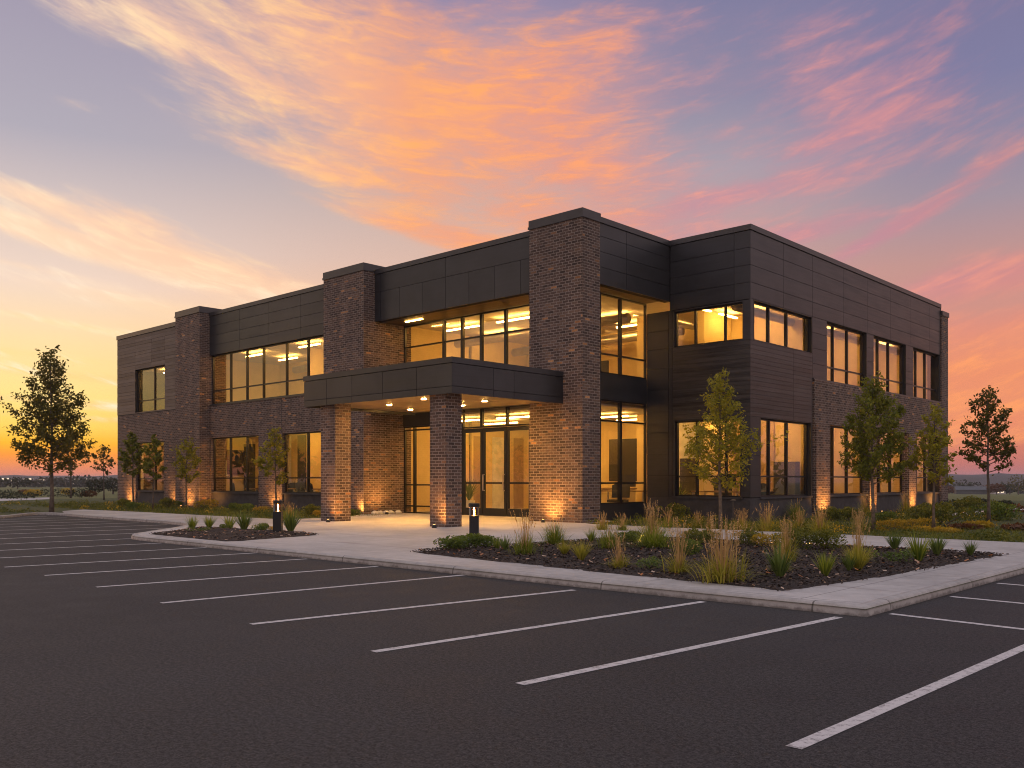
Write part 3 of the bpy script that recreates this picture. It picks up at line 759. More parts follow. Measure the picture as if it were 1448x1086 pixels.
# furniture: each a thing standing inside
def chair(x,y,rz,label):
    o=empty('office_chair',(x,y,0.14),label,'office chair','office chairs seen through the ground floor windows',rz); o.scale=(1.3,)*3
    s=MB(); s.box(-.25,.25,-.24,.24,.42,.50); s.build('seat',M['fabric'],o)
    s=MB(); n=6
    for i in range(n):
        a0=-.27+.54*i/n; a1=-.27+.54*(i+1)/n; q=lambda a:.22+.06*(1-(a/.27)**2)
        s.add([(a0,q(a0),.55),(a1,q(a1),.55),(a1,q(a1)+.05,.98-.06*abs(a1/.27)**3),(a0,q(a0)+.05,.98-.06*abs(a0/.27)**3),(a0,q(a0)+.05,.55),(a1,q(a1)+.05,.55),(a1,q(a1)+.1,.98-.06*abs(a1/.27)**3),(a0,q(a0)+.1,.98-.06*abs(a0/.27)**3)],[(0,1,2,3),(5,4,7,6),(3,2,6,7),(0,4,5,1)])
    s.build('backrest',M['fabric'],o)
    s=MB(); s.cyl(0,0,.1,.42,.03,10)
    for k in range(5):
        a=k*1.2566; s.tube([(0,0,.1),(.3*math.cos(a),.3*math.sin(a),.04)],[.03,.02],6)
    s.tube([(0,.2,.46),(0,.3,.6)],.02,6)
    s.build('base',M['black'],o)
def desk(x,y,rz,label,L=1.6):
    o=empty('desk',(x,y,0.14),label,'desk','desks seen through the ground floor windows',rz); o.scale=(1.28,)*3
    s=MB(); s.box(-L/2,L/2,-.37,.37,.73,.77); s.build('desktop',M['wood'],o)
    for a in (-1,1):
        for b in (-1,1):
            s=MB(); s.box(a*(L/2-.06)-.025,a*(L/2-.06)+.025,b*.32-.025,b*.32+.025,0,.73); s.build('leg',M['white'],o)
    s=MB(); s.box(-.3,.3,.1,.13,.88,1.26); s.box(-.03,.03,.1,.14,.77,.9); s.build('monitor',M['screen'],o)
def wscreen(x,y,z,w,h,axis,label,mat='screen',name='wall_screen',cat='screen'):
    o=empty(name,(x,y,z),label,cat)
    s=MB(); s.box(-w/2,w/2,-.03,.0,-h/2,h/2) if axis=='x' else s.box(0,.03,-w/2,w/2,-h/2,h/2); s.build('screen_panel',M[mat],o)
    s=MB()
    for a,b,c,d in ((-w/2-.03,-w/2,-h/2-.03,h/2+.03),(w/2,w/2+.03,-h/2-.03,h/2+.03),(-w/2,w/2,-h/2-.03,-h/2),(-w/2,w/2,h/2,h/2+.03)):
        s.box(a,b,-.04,0,c,d) if axis=='x' else s.box(0,.04,a,b,c,d)
    s.build('screen_frame',M['frame'],o)
desk(-42.3,27.2,0,'oak desk in the window left of the bollard lit bed, below the wall screen'); desk(-40.4,25.6,0.1,'oak desk close behind the three pane window left of the slim tree')
chair(-42.0,26.3,math.pi,'dark office chair behind the three pane window, beside its left jamb'); chair(-40.6,26.6,0.4,'dark office chair behind the three pane window, at its right pane')
desk(-37.0,26.2,0,'oak desk behind the two pane window next to the left canopy column'); chair(-36.4,25.4,2.8,'dark office chair behind the two pane window next to the left canopy column')
wscreen(-46.12,gy(333,-46.12),2.55,1.0,1.3,'y','dark wall screen seen through the three pane ground floor window')
wscreen(-46.12,gy(316,-46.12),2.2,.6,.9,'y','white board on the wall left of the dark wall screen','white','white_board','board')
desk(-40.2,24.9,3.2,'oak desk against the middle pane of the three pane ground floor window'); desk(-34.6,25.0,3.1,'oak desk against the right pane of the two pane window'); chair(-35.3,25.6,.3,'dark office chair against the glass of the two pane window, at its right'); chair(-43.0,25.2,2.6,'dark office chair close to the glass at the left of the three pane window')
desk(-51.0,26.6,0,'oak desk behind the leftmost ground floor window')
desk(-21.2,29.3,0.2,'oak desk behind the tall glass right of the big brick pillar'); chair(-20.6,28.0,0.3,'dark rounded chair behind the right pane of the tall glass by the big pillar'); chair(-22.4,28.3,-0.6,'dark chair behind the left pane of the tall glass by the big pillar')
wscreen(-24.3,33.59,2.45,1.7,1.85,'x','large dark board on the wall behind the tall glass right of the big brick pillar')
desk(-17.3,30.2,0,'oak desk behind the lower front window of the right wing',1.8); chair(-17.9,30.9,0.2,'dark office chair behind the lower front window of the right wing')
desk(-17.2,32.6,1.57,'oak desk behind the first ground floor window round the corner'); chair(-16.5,32.2,1.3,'dark office chair behind the first ground floor window round the corner')
desk(-17.4,37.0,1.57,'oak desk behind the second ground floor window round the corner'); chair(-16.7,36.7,1.4,'dark office chair behind the second ground floor window round the corner')
desk(-17.4,43.0,1.57,'oak desk behind the far right ground floor windows'); 
chair(-24.6,29.6,0.5,'dark round lobby chair seen through the entrance door with two pulls')
def pplant(x,y,h,label):
    o=empty('potted_plant',(x,y,.14),label,'potted plant'); s=MB(); s.tube([(0,0,0),(0,0,.5)],[.2,.27],16); s.build('pot',M['white'],o)
    s=MB(); rg=random.Random(int(-x*10))
    for i in range(46): blade(s,0,0,i*2.4,h*rg.uniform(.6,1),rg.uniform(.15,1.0),.07,rg.uniform(0,1),1,.45,5)
    s.build('foliage',M['spike'],o)
pplant(-28.7,28.0,1.3,'potted plant in the lobby behind the left door leaf'); pplant(-18.9,29.5,1.0,'leafy potted plant behind the left pane of the lower front window of the right wing'); pplant(-42.6,28.2,1.3,'potted plant behind the three pane ground floor window')
# reception counter in the lobby
o=empty('reception_counter',(-22.6,30.2,0.14),'pale reception counter in the lobby seen through the glass right of the doors','counter')
s=MB(); s.box(-1.1,1.1,-.35,.35,1.02,1.08); s.build('counter_top',M['wood'],o); s=MB(); s.box(-1.05,1.05,-.28,.3,0,1.02); s.build('counter_front',M['cream'],o)

# ================================================================ SMALL LIGHT FITTINGS
def spot(par,loc,rot,power,size,blend=0.8,rad=0.05,col=(1,0.48,0.13)):
    l=bpy.data.lights.new('spot_lamp','SPOT'); l.energy=power; l.color=col; l.spot_size=size; l.spot_blend=blend; l.shadow_soft_size=rad
    o=bpy.data.objects.new('spot_lamp',l); C.objects.link(o); o.parent=par; o.location=loc; o.rotation_euler=rot; return o
def uplight(x,y,aim,label,power=60,z=0.11):
    o=empty('uplight',(x,y,z),label,'uplight','small uplights at the foot of the brickwork')
    s=MB(); s.tube([(0,0,-.02),(0,0,.05),(0,0,.10)],[.075,.075,.06],14); s.build('housing',M['black'],o)
    s=MB(); s.tube([(0,0,.100),(0,0,.104)],[.035,.033],14); s.build('lens',M['uplens'],o)
    power=power*2.9; aim=(aim[0]*5.0,aim[1]*5.0); d=Vector((aim[0],aim[1],1.0)); q=(-d).to_track_quat('Z','Y')
    q=d.to_track_quat('-Z','Y')
    spot(o,(0,0,.13),q.to_euler(),power,R(125),1.0,0.05,(1,.42,.09) if power>100 else (1,.55,.16))
UP=[(gx(173,YF-.5),YF-.52,(0.0,0.18),'uplight grazing the far left end of the brick wall',55),
 (gx(236,YF-.5),YF-.52,(0,.18),'uplight right of the leftmost ground floor window',45),
 (gx(256,YP-.5),YP-.5,(0,.18),'uplight at the left edge of the leftmost brick pillar',45),
 (gx(277,YP-.5),YP-.5,(0,.18),'uplight at the right edge of the leftmost brick pillar',55),
 (gx(377,YF-.5),YF-.52,(0,.18),'uplight on the brick between the three pane and two pane windows',55),
 (gx(464,18.05),18.05,(0,.18),'uplight in front of the left canopy column',60),
 (gx(614,18.0),18.0,(0,.15),'uplight in front of the right canopy column',45),
 (gx(505,YP-.3),YP-.3,(0,.18),'uplight in front of the middle brick pillar, beside the left column',40),
 (gx(768,YP-.55),YP-.55,(0,.18),'uplight in front of the big brick pillar',75),
 (XR+.55,gy(1160,XR),(-.16,0),'uplight at the first brick pier round the corner',70),
 (XR+.55,gy(1229,XR),(-.16,0),'uplight between the second and third ground floor windows round the corner',70),
 (XR+.55,gy(1286,XR),(-.16,0),'uplight between the third and fourth ground floor windows round the corner',70),
 (XR+.55,gy(1318,XR),(-.16,0),'uplight below the last ground floor window on the right',60)]
for u_,v_,l_ in ((1092,774,'added uplight, unseen in the grasses at the wing corner, left one'),(1146,775,'added uplight, unseen in the grasses at the wing corner, right one'),(905,773,'added uplight, unseen in the grasses below the tall glass panes')):  # unseen lamps added to light the grasses and plumes gold
    x_,y_=gnd(u_,v_); UP.append((x_,y_,(-.10,.30),l_,34))
for x,y,aim,lab,pw in UP: uplight(x,y,aim,lab,pw)
# pale cobbles at the foot of the recess wall
for i,u in enumerate((530,537,546,553,563)):
    x_=P2[1]+.3; q=MB(); rg=random.Random(i)
    q.tube([(0,0,0),(0,0,.03),(0,0,.09),(0,0,.13),(0,0,.14)],[.10,.14,.13,.07,.02],10)
    q.v=[(x*rg.uniform(.9,1.15),y*rg.uniform(.9,1.3),z*rg.uniform(.9,1.1)) for x,y,z in q.v]
    tag(q.build('cobble',M['white'],None,True,(x_,gy(u,x_),.112)),'pale round cobble at the foot of the recessed brick wall','stone','cobbles at the recess wall')
uplight(P2[1]+.75,gy(547,P2[1]+.75),(-.1,0),'uplight beside the pale cobbles at the recessed brick wall',55)
def bollard(x,y,label):
    o=empty('bollard_light',(x,y,0.112),label,'bollard light','bollard lights by the paving',R(43))
    s=MB(); s.box(-.105,.105,-.105,.105,0,.60); s.build('post',M['black'],o)
    s=MB(); s.tube([(0,0,.80),(0,0,.81),(0,0,.87),(0,0,.885)],[.12,.13,.13,.115],24); s.build('cap',M['black'],o)
    s=MB(); s.tube([(0,0,.60),(0,0,.80)],[.115,.115],24,cap=False); s.build('lens',M['lensg'],o,True)
    s=MB(); s.tube([(0,0,.61),(0,0,.64),(0,0,.765),(0,0,.785)],[.016,.017,.017,.008],12); s.build('bulb',M['bulb'],o,True)
    s=MB(); s.tube([(0,0,.60),(0,0,.612)],[.1,.04],16); s.build('socket',M['steel'],o)
bx=gnd(393,756); bollard(bx[0],bx[1],'black bollard light at the right end of the kerb island bed')
bx=gnd(670.5,767); bollard(bx[0],bx[1],'black bollard light behind the low hedge, in front of the doors')

# ================================================================ TREES
def leafq(s,p,L,rg,tn):
    a=Vector((rg.gauss(0,1),rg.gauss(0,1),rg.gauss(0,1))).normalized(); b=a.cross(Vector((rg.gauss(0,1),rg.gauss(0,1),rg.gauss(0,1)))).normalized()
    w=L*rg.uniform(.38,.55); p=Vector(p)
    s.quad(tuple(p-a*L*.5),tuple(p+b*w*.5+a*L*.05),tuple(p+a*L*.5),tuple(p-b*w*.5+a*L*.05),tn)
def tree(x,y,z,h,cb,rad,nl,leaves,leafL,mat,label,seed,group='young trees around the building',sparse=1.0,r0=None,wide=0.22,name='young_tree'):
    rg=random.Random(seed); o=empty(name,(x,y,z),label,'tree',group)
    r0=r0 or h*0.013
    tk=MB(); pts=[]; n=9; wx=wy=0
    for i in range(n):
        f=i/(n-1); pts.append((wx,wy,h*.96*f)); wx+=rg.uniform(-1,1)*h*.006; wy+=rg.uniform(-1,1)*h*.006
    tk.tube(pts,[r0*(1-.86*(i/(n-1))) * (1.35 if i==0 else 1) for i in range(n)],9)
    def tp(zz):
        f=max(0,min(.999,zz/(h*.96)))*(n-1); i=int(f); k=f-i; a,b=Vector(pts[i]),Vector(pts[i+1]); return a+(b-a)*k
    cr=MB(); spots=[]
    for i in range(nl):
        s=(i+rg.uniform(.1,.9))/nl; zz=h*(cb+(0.96-cb)*s**0.95)
        prof=min(1.0,0.66+1.6*s) if s<wide else max(0.12,((1-s)/(1-wide)))**0.72
        L=rad*prof*rg.uniform(.72,1.12); az=i*2.39996+rg.uniform(-.5,.5)
        up=R(30+34*s+rg.uniform(-8,8)); c=tp(zz)
        d=Vector((math.cos(az),math.sin(az),0)); P=[c]
        hor=L; kz=math.tan(up)
        for q in (.33,.66,1.0):
            bend=kz*hor*q*(0.75+.35*q)
            P.append(c+d*hor*q+Vector((rg.uniform(-.05,.05)*L,rg.uniform(-.05,.05)*L,bend*.62)))
        rr=max(.006,r0*.34*(1-s*.7)); tk.tube([tuple(p) for p in P],[rr,rr*.7,rr*.45,rr*.2],5)
        m=max(2,int(4*L/rad+1))
        for j in range(m+2):
            q=rg.uniform(.25,1.0); k=q*3; a=min(2,int(k)); b=P[a]+(P[a+1]-P[a])*(k-a)
            e=b+Vector((rg.gauss(0,.19)*L,rg.gauss(0,.19)*L,abs(rg.gauss(.12,.12))*L+.03))
            if rg.random()<.8: tk.tube([tuple(b),tuple((b+e)/2+Vector((0,0,.02))),tuple(e)],[rr*.3,rr*.22,.004],4,cap=False)
            spots.append((b,e,(0.65+.35*q)*L/rad))
        spots.append((P[1],P[3],1.3*L/rad)); spots.append((P[2],P[3],.8*L/rad))
    # leader
    spots.append((tp(h*.84),tp(h*.84)+Vector((0,0,h*.15)),.5))
    tot=sum(w for *_,w in spots)
    for b,e,w in spots:
        k=int(leaves*w/tot); base=rg.uniform(0,.6)
        for _ in range(k):
            q=rg.uniform(0.0,1.05)**.8; p=b+(e-b)*q; sp=rad*.058*sparse
            p=p+Vector((rg.gauss(0,sp),rg.gauss(0,sp),rg.gauss(0,sp)))
            leafq(cr,p,leafL*rg.uniform(.65,1.25),rg,min(1,max(0,base+rg.uniform(0,.45))))
    tk.build('trunk',M['bark'],o,True); cr.build('crown',mat,o)
    return o
def at_ground(u,v): return gnd(u,v,0.1)
def treepx(u,v,top,crown_bottom,halfw,*a,**k):
    x,y=gnd(u,v,0.1); d=F*1.4/(v-680); h=(v-top)*d/F; cb=(v-crown_bottom)/(v-top); rad=halfw*d/F
    return tree(x,y,0.085,h,cb,rad,*a,**k)
treepx(73,725,502,672,57,72,8600,.16,M['dleaf'],'tall dark tree against the sunset, nearest the left edge',1,wide=.12)
treepx(100,704,606,674,24,24,1300,.24,M['dleaf'],'smaller dark tree half hidden behind the tallest left tree',2)
treepx(147,707,628,672,18,18,620,.22,M['dleaf'],'sparse small tree just left of the building corner',3)
treepx(189,716,612,676,20,24,1500,.20,M['tleaf'],'green tree at the left end of the brick wall, left of the lower window',4)
treepx(216,721,615,678,18,22,1300,.17,M['tleaf'],'green tree in front of the leftmost ground floor window',5)
treepx(263,719.5,622,684,27,26,1250,.17,M['yleaf'],'pale lit tree in front of the leftmost brick pillar',6)
treepx(391,724,606,686,27,26,1500,.16,M['yleaf'],'slim tree between the two ground floor windows left of the canopy',7)
treepx(1019,748,530,694,54,46,5400,.115,M['yleaf'],'yellow green tree in front of the right wing corner',8,wide=.16)
treepx(1235,750,536,686,52,48,7000,.115,M['tleaf'],'dense green tree before the right facade windows',9,wide=.2)
treepx(1320,750,572,690,38,32,2200,.115,M['yleaf'],'thin yellowing tree at the right end of the building',10)
treepx(1398,739,553,668,44,38,2700,.14,M['dleaf'],'dark tree standing alone on the lawn right of the building',12,wide=.12)

# ================================================================ SHRUBS AND GRASSES
PROTO={}
def proto_plume(key,seed,gh,ph,ng,npl,spread,gm,pm='plume'):
    rg=random.Random(seed); g=MB(); p=MB()
    for _ in range(int(ng*1.5)):
        a=rg.uniform(0,6.283); r=abs(rg.gauss(0,.07))*spread*3; blade(g,r*math.cos(a),r*math.sin(a),a+rg.gauss(0,.5),gh*rg.uniform(.6,1.15),rg.uniform(.1,1.25),.016,rg.uniform(.05,1),1.5)
    for _ in range(int(npl*2.0)):
        a=rg.uniform(0,6.283); r=abs(rg.gauss(0,.045))*spread*3; ln=abs(rg.gauss(.20,.17)); L=ph*rg.uniform(.55,1.05)
        tip=blade(p,r*math.cos(a),r*math.sin(a),a+rg.gauss(0,.4),L,ln,.0085,rg.uniform(0,.9),.9)
        if rg.random()<.55:
            dx,dy=math.cos(a)*math.sin(ln),math.sin(a)*math.sin(ln)
            for k in range(9):
                f=k/9; q=(tip[0]-dx*L*.2*f,tip[1]-dy*L*.2*f,tip[2]-math.cos(ln)*L*.2*f)
                wv=.011*math.sin(math.pi*min(1,f*.9+.12))+.003
                leafq(p,(q[0]+rg.gauss(0,wv*.4),q[1]+rg.gauss(0,wv*.4),q[2]),.028+wv,rg,rg.uniform(.2,1))
    PROTO[key]=[('foliage',g,M[gm]),('plume',p,M[pm])]
def proto_spiky(key,seed,L,n,w,mat,lean=1.15):
    rg=random.Random(seed); g=MB()
    for i in range(n):
        a=i*2.39996+rg.uniform(-.3,.3); blade(g,.03*math.cos(a),.03*math.sin(a),a,L*rg.uniform(.65,1.1),lean*math.sqrt((i+.5)/n),w,rg.uniform(0,1),.35)
    PROTO[key]=[('foliage',g,M[mat])]
def proto_shrub(key,seed,r,h,n,leafL,mat,flow=0):
    rg=random.Random(seed); g=MB(); st=MB()
    lobes=[(rg.gauss(0,.38)*r,rg.gauss(0,.38)*r,h*rg.uniform(.3,.62),r*rg.uniform(.32,.55)) for _ in range(11)]
    for _ in range(n):
        c=rg.choice(lobes); d=Vector((rg.gauss(0,1),rg.gauss(0,1),rg.gauss(.3,1))).normalized()*c[3]*rg.uniform(.7,1.05)
        z=c[2]+d.z*h/r*.8
        if z<.01: z=rg.uniform(.01,.1)
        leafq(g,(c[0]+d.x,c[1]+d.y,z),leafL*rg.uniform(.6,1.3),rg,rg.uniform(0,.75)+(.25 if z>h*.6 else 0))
    for c in lobes[:7]: st.tube([(0,0,-.02),(c[0]*.6,c[1]*.6,c[2]*.6),(c[0],c[1],c[2])],[.012,.009,.004],5)
    PROTO[key]=[('foliage',g,M[mat]),('stem',st,M['bark'])]
proto_plume('plume_big',1,.46,.92,210,46,.85,'tuft'); proto_plume('plume_mid',2,.40,.85,170,26,.6,'blade'); proto_plume('plume_slim',3,.36,.86,110,22,.42,'tuft')
proto_plume('grass_tall',4,.62,.80,240,9,.7,'blade'); proto_plume('plume_gold',5,.55,.85,150,34,.7,'tuft')
proto_spiky('spiky',6,.44,90,.022,'spike'); proto_spiky('spiky_green',7,.42,80,.018,'blade'); proto_spiky('tuft',8,.42,190,.010,'tuft',1.35)
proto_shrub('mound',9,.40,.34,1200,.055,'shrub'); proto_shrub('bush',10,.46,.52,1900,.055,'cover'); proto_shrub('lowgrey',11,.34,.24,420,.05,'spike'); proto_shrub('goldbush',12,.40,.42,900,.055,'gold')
MADE={}
def plant(kind,name,cat,u,v,s,label,group,rz=None,xy=None,z=None):
    x,y=xy or gnd(u,v,0.13)
    z=z if z is not None else (b1(x,y) if inside((x,y),BED1) else b2(x,y) if inside((x,y),BED2) else 0.09)-.015
    if kind not in MADE:
        o=empty(name,(x,y,z),label,cat,group)
        for nm,mb,mt in PROTO[kind]: mb.build(nm,mt,o)
        MADE[kind]=o
    else:
        o=copy_tree(MADE[kind]); o.name=name; o.location=(x,y,z); o['label']=label; o['category']=cat; o['group']=group
    o['kind']='thing'
    o.scale=(s,s,s) if not isinstance(s,tuple) else s; o.rotation_euler=(0,0,rng.uniform(0,6.28) if rz is None else rz)
    return o
GB='plants of the corner mulch bed'; GI='plants of the kerb island bed'; GW='plants along the foot of the building'
def up(s,f): return tuple(q*f for q in s) if isinstance(s,tuple) else s*f
def og(k,u,v,s,l,g=GB): s=(s[0]*.92,s[1]*.92,s[2]*.92); plant(k,'ornamental_grass','ornamental grass',u,v,s,l,g)
def sk(k,u,v,s,l,g=GB): s=up(s,1.45 if g==GI else 1.15); plant(k,'spiky_plant','spiky plant',u,v,s,l,g)
def sh(k,u,v,s,l,g=GB): plant(k,'shrub','shrub',u,v,s,l,g)
def tf(k,u,v,s,l,g=GB): s=up(s,1.15); plant(k,'grass_tuft','grass tuft',u,v,s,l,g)
sh('mound',641,779,(1.0,1.0,.85),'low green mounded shrub at the far left tip of the corner bed')
sh('mound',661,777,(1.15,1.15,1.0),'low green mounded shrub right in front of the right bollard light')
sh('mound',685,775,(1.0,1.0,.85),'low green mounded shrub just right of the right bollard light')
sk('spiky_green',703,780,.55,'small spiky plant next to the hedge in front of the bollard')
sk('spiky',714,781,.62,'small dark spiky plant second right of the bollard hedge')
og('plume_mid',742,786,(.85,.85,1.12),'tall tan plume grass left of the others, before the door')
og('grass_tall',784,772,(.8,.8,.85),'upright green grass in front of the big brick pillar')
tf('tuft',798,788,.62,'small yellow green tuft before the big brick pillar, left of the pair'); tf('tuft',822,795,.82,'round yellow green tuft before the big brick pillar, right of the pair')
sk('spiky_green',836,768,.72,'small green spiky plant at the paving edge below the pillar corner')
og('grass_tall',861,781,(.72,.72,.72),'short dense green grass below the tall glass panes'); 
og('plume_slim',876,804,(.8,.8,.72),'small tan plume grass with yellow base, mid bed')
og('grass_tall',925,780,(1.05,1.05,.78),'wide dense green grass clump in the middle of the bed'); og('plume_gold',922,775,(.95,.95,1.15),'broad tan plume grass rising behind the wide green clump')
sh('lowgrey',918,806,.85,'low dark green cushion shrub near the front of the bed')
og('plume_slim',960,812,(.95,.95,1.05),'purplish tan plume grass left of the largest one')
og('plume_big',1023,822,(.98,.98,1.06),'largest plume grass near the kerb with a yellow green skirt')
sh('mound',890,772,(.9,.9,.9),'low dark shrub between the grasses under the glass corner'); sh('bush',980,777,(.7,.7,.75),'green shrub left of the yellow green tree trunk'); sh('mound',975,790,(.8,.8,.9),'bright green low shrub in front of the green shrub by the trunk')
sh('bush',1000,775,(.6,.6,.7),'dark green shrub right at the yellow green tree trunk')
sh('bush',1058,776,(.7,.7,.75),'dark shrub just right of the yellow green tree trunk'); sh('goldbush',1086,779,(.95,.95,.8),'yellow edged shrub below the lit plumes'); sh('bush',1127,781,(.85,.85,.85),'broad dark shrub in the middle of the shrub row')
sh('bush',1165,782,(.9,.9,.85),'broad dark shrub at the right end of the shrub row')
og('plume_gold',1112,798,(.6,.6,.95),'upright yellow green grass in front of the shrub row')
sk('spiky',1103,819,1.0,'dark spiky plant near the kerb corner, below the upright grass'); og('plume_slim',1104,812,(.7,.7,.6),'small tan plume grass behind the kerb corner spiky plant')
sk('spiky_green',1167,816,.85,'green spiky plant nearest the front corner of the kerb'); sk('spiky',1201,809,.62,'small dark spiky plant left of the yellow mound')
tf('tuft',1214,808,.95,'round yellow mound of grass in the right half of the bed'); og('plume_slim',1213,800,(.75,.75,1.15),'tall thin tan plumes behind the yellow mound')
sh('lowgrey',1262,796,1.0,'low grey green cushion shrub right of the yellow mound'); sk('spiky',1265,780,.85,'dark spiky plant behind the grey cushion shrub'); sk('spiky_green',1299,795,1.15,'tall green spiky plant near the right walk'); sk('spiky',1325,787,.85,'dark spiky plant right of the tall green one')
sk('spiky',1372,786,.62,'smallest spiky plant alone at the right tip of the bed')
# left island
sk('spiky_green',272,749,.75,'small spiky plant at the left tip of the island bed',GI); sk('spiky_green',296,748,.75,'small leafy plant second from the left in the island bed',GI); sh('mound',318,749,.5,'low leafy plant in the middle of the island bed',GI)
sk('spiky_green',325,746,.85,'pale spiky plant behind the middle of the island bed',GI); sk('spiky',345,751,1.0,'dark round spiky plant left of the left bollard',GI); sh('mound',371,752,.75,'low green shrub just left of the left bollard',GI); sk('spiky',411,752,1.15,'largest spiky plant right of the left bollard',GI)
sh('goldbush',385,751,.42,'little golden bush touching the left bollard',GI); sh('lowgrey',285,754,.7,'flat grey cushion plant at the kerb side of the island bed',GI)
# plumes along the wing walk and at the facade
for u,v,k,s,l in ((852,748,'plume_gold',(.85,.85,.8),'pale plume grass beside the big pillar base, left of the glass corner'),(880,749,'plume_mid',(.8,.8,.85),'plume grass below the tall glass panes, at the wall'),(946,745,'plume_mid',(.9,.9,1.0),'dark plume grass at the recess wall'),
 (987,744,'plume_gold',(.8,.8,.75),'golden plume grass left of the tree, at the wing wall'),(1003,745,'plume_slim',(.8,.8,.7),'thin plume grass directly left of the tree, at the wing wall'),(1050,748,'plume_gold',(1.1,1.1,.95),'golden plume grass right of the yellow green tree'),(1085,750,'plume_gold',(1.15,1.15,1.2),'brightest golden plume grass near the wing corner'),
 (1096,732,'grass_tall',(1.1,1.1,1.3),'dark upright grass at the wing corner, left one'),(1125,733,'grass_tall',(1.1,1.1,1.3),'dark upright grass at the wing corner, right one'),(1130,748,'plume_gold',(1.0,1.0,.9),'golden grass between wing corner and first pier'),(1160,752,'plume_gold',(1.3,1.3,1.15),'tall golden grass before the first brick pier'),
 (1215,748,'plume_gold',(1.0,1.0,.9),'golden grass at the foot of the dense green tree')):
    og(k,u,v,(s[0]*.85,s[1]*.85,s[2]*.88),l,GW)
for u,X_,k,s,l in ((1223,XR+.75,'plume_gold',(.9,.9,1.15),'amber lit grass at the second brick pier round the corner'),(1282,XR+.75,'plume_gold',(.95,.95,1.2),'amber lit grass at the third brick pier round the corner')):
    plant(k,'ornamental_grass','ornamental grass',0,0,s,l,GW,xy=(X_,gy(u,X_)),z=0.085)
og('plume_gold',409,732,(.9,.9,.8),'golden grass right behind the left bollard light',GW)
for u,v,k,s,l in ((174,717.2,'bush',1.1,'dark bush at the far left corner of the building'),(190,719.2,'mound',1.3,'round dark shrub left of the leftmost lower window'),(236,717.2,'bush',1.2,'small dark bush between leftmost window and pillar'),(253,716.2,'mound',1.2,'small shrub at the leftmost brick pillar'),(295,719.2,'goldbush',1.5,'golden bush right of the leftmost brick pillar'),(335,721.2,'mound',1.3,'dark shrub below the three pane window, left one'),
 (350,722.2,'mound',1.3,'dark shrub below the three pane window, right one'),(372,725.2,'goldbush',1.0,'golden bush behind the slim tree trunk'),(440,727,'bush',1.0,'green shrub beside the left canopy column'),(450,729,'goldbush',.8,'golden bush touching the left canopy column'),(500,727,'mound',.9,'low shrub between left column and middle pillar')):
    sh(k,u,v,s,l,GW)
for i,(u,v,k,s,l) in enumerate(((955,733,'bush',1.3,'large dark bush at the wing wall below the left jamb'),(1175,735,'bush',1.1,'dark bush between first and second pier, left one'),(1200,735,'bush',1.1,'dark bush between first and second pier, right one'),(1250,737,'mound',1.3,'dark shrub right of the dense green tree trunk'),(1308,736,'bush',1.4,'dark bush left of the thin yellowing tree trunk'),(1330,742,'bush',1.6,'large dark bush at the right end of the building'),
  (1372,728,'bush',1.7,'dark bush left of the lone lawn tree'),(1412,734,'mound',2.2,'dark shrub at the foot of the lone lawn tree'),(1262,748,'goldbush',1.0,'golden flowers right of the dense green tree'),(1288,746,'goldbush',.9,'golden flowers left of the thin yellowing tree'),(1310,744,'goldbush',.9,'golden bush touching the thin yellowing tree trunk'))):
    sh(k,u,v,s,l,GW)
# stake light by the tree
x,y=gnd(1036.5,738,0.09); o=empty('stake_light',(x,y,0.085),'thin path light on a stake right of the yellow green tree','path light')
s=MB(); s.cyl(0,0,0,.74,.014,8); s.build('stake',M['bark'],o); s=MB(); s.tube([(0,0,.74),(0,0,.765),(0,0,.785)],[.10,.08,.02],14); s.build('shade',M['bark'],o)

# ground cover along the building
cov=MB(); grng=random.Random(21)
def mound(x,y,r,h,n,hue):
    for _ in range(n):
        a=grng.uniform(0,6.28); q=math.sqrt(grng.random()); z=h*(1-q*q)*grng.uniform(.5,1.1)+.08
        leafq(cov,(x+math.cos(a)*r*q,y+math.sin(a)*r*q,z+.01),.075*grng.uniform(.7,1.4),grng,min(1,max(0,hue+grng.uniform(-.25,.25))),)
        if hue>.85: cov.m[-1]=1
def region(x0,x1,y0,y1,n):
    for _ in range(n):
        x,y=grng.uniform(x0,x1),grng.uniform(y0,y1)
        hue=grng.choice([.1,.15,.2,.25,.3,.35,.4,.5,.6,.6,.95])
        mound(x,y,grng.uniform(.25,.6),grng.uniform(.10,.34),55,hue)
region(XL,-28.6,18.5,23.1,190); region(XL-6,XL,16,24,30); region(-46,-43,12.5,15,26)
region(-18.4,-9.2,23.3,24.4,40); region(-18.2,-15.6,24.6,28.2,30); region(-14.8,-9.0,25,40,60); region(-9,-5.2,23.1,24.0,14); region(-12,-8.6,31,38,26)
cv=cov.build('ground_cover',[M['cover'],M['gold']]); tag(cv,kind='stuff')
# short lawn grass near the walk
gr=MB()
for _ in range(16000):
    x,y=grng.uniform(-15.2,-4.2),23.05+abs(grng.gauss(0,4.5))
    if y>YW-0.1 and x<XR: continue
    blade(gr,x,y,grng.uniform(0,6.28),grng.uniform(.05,.12),grng.uniform(.2,.9),.012,grng.uniform(0,.9),1,.08,1)
for _ in range(9000):
    x,y=grng.uniform(-52,-28.5),18.4+grng.random()*5
    blade(gr,x,y,grng.uniform(0,6.28),grng.uniform(.06,.14),grng.uniform(.2,.9),.022,grng.uniform(0,.9),1,.08,1)
tag(gr.build('lawn_blades',M['cover']),kind='stuff')

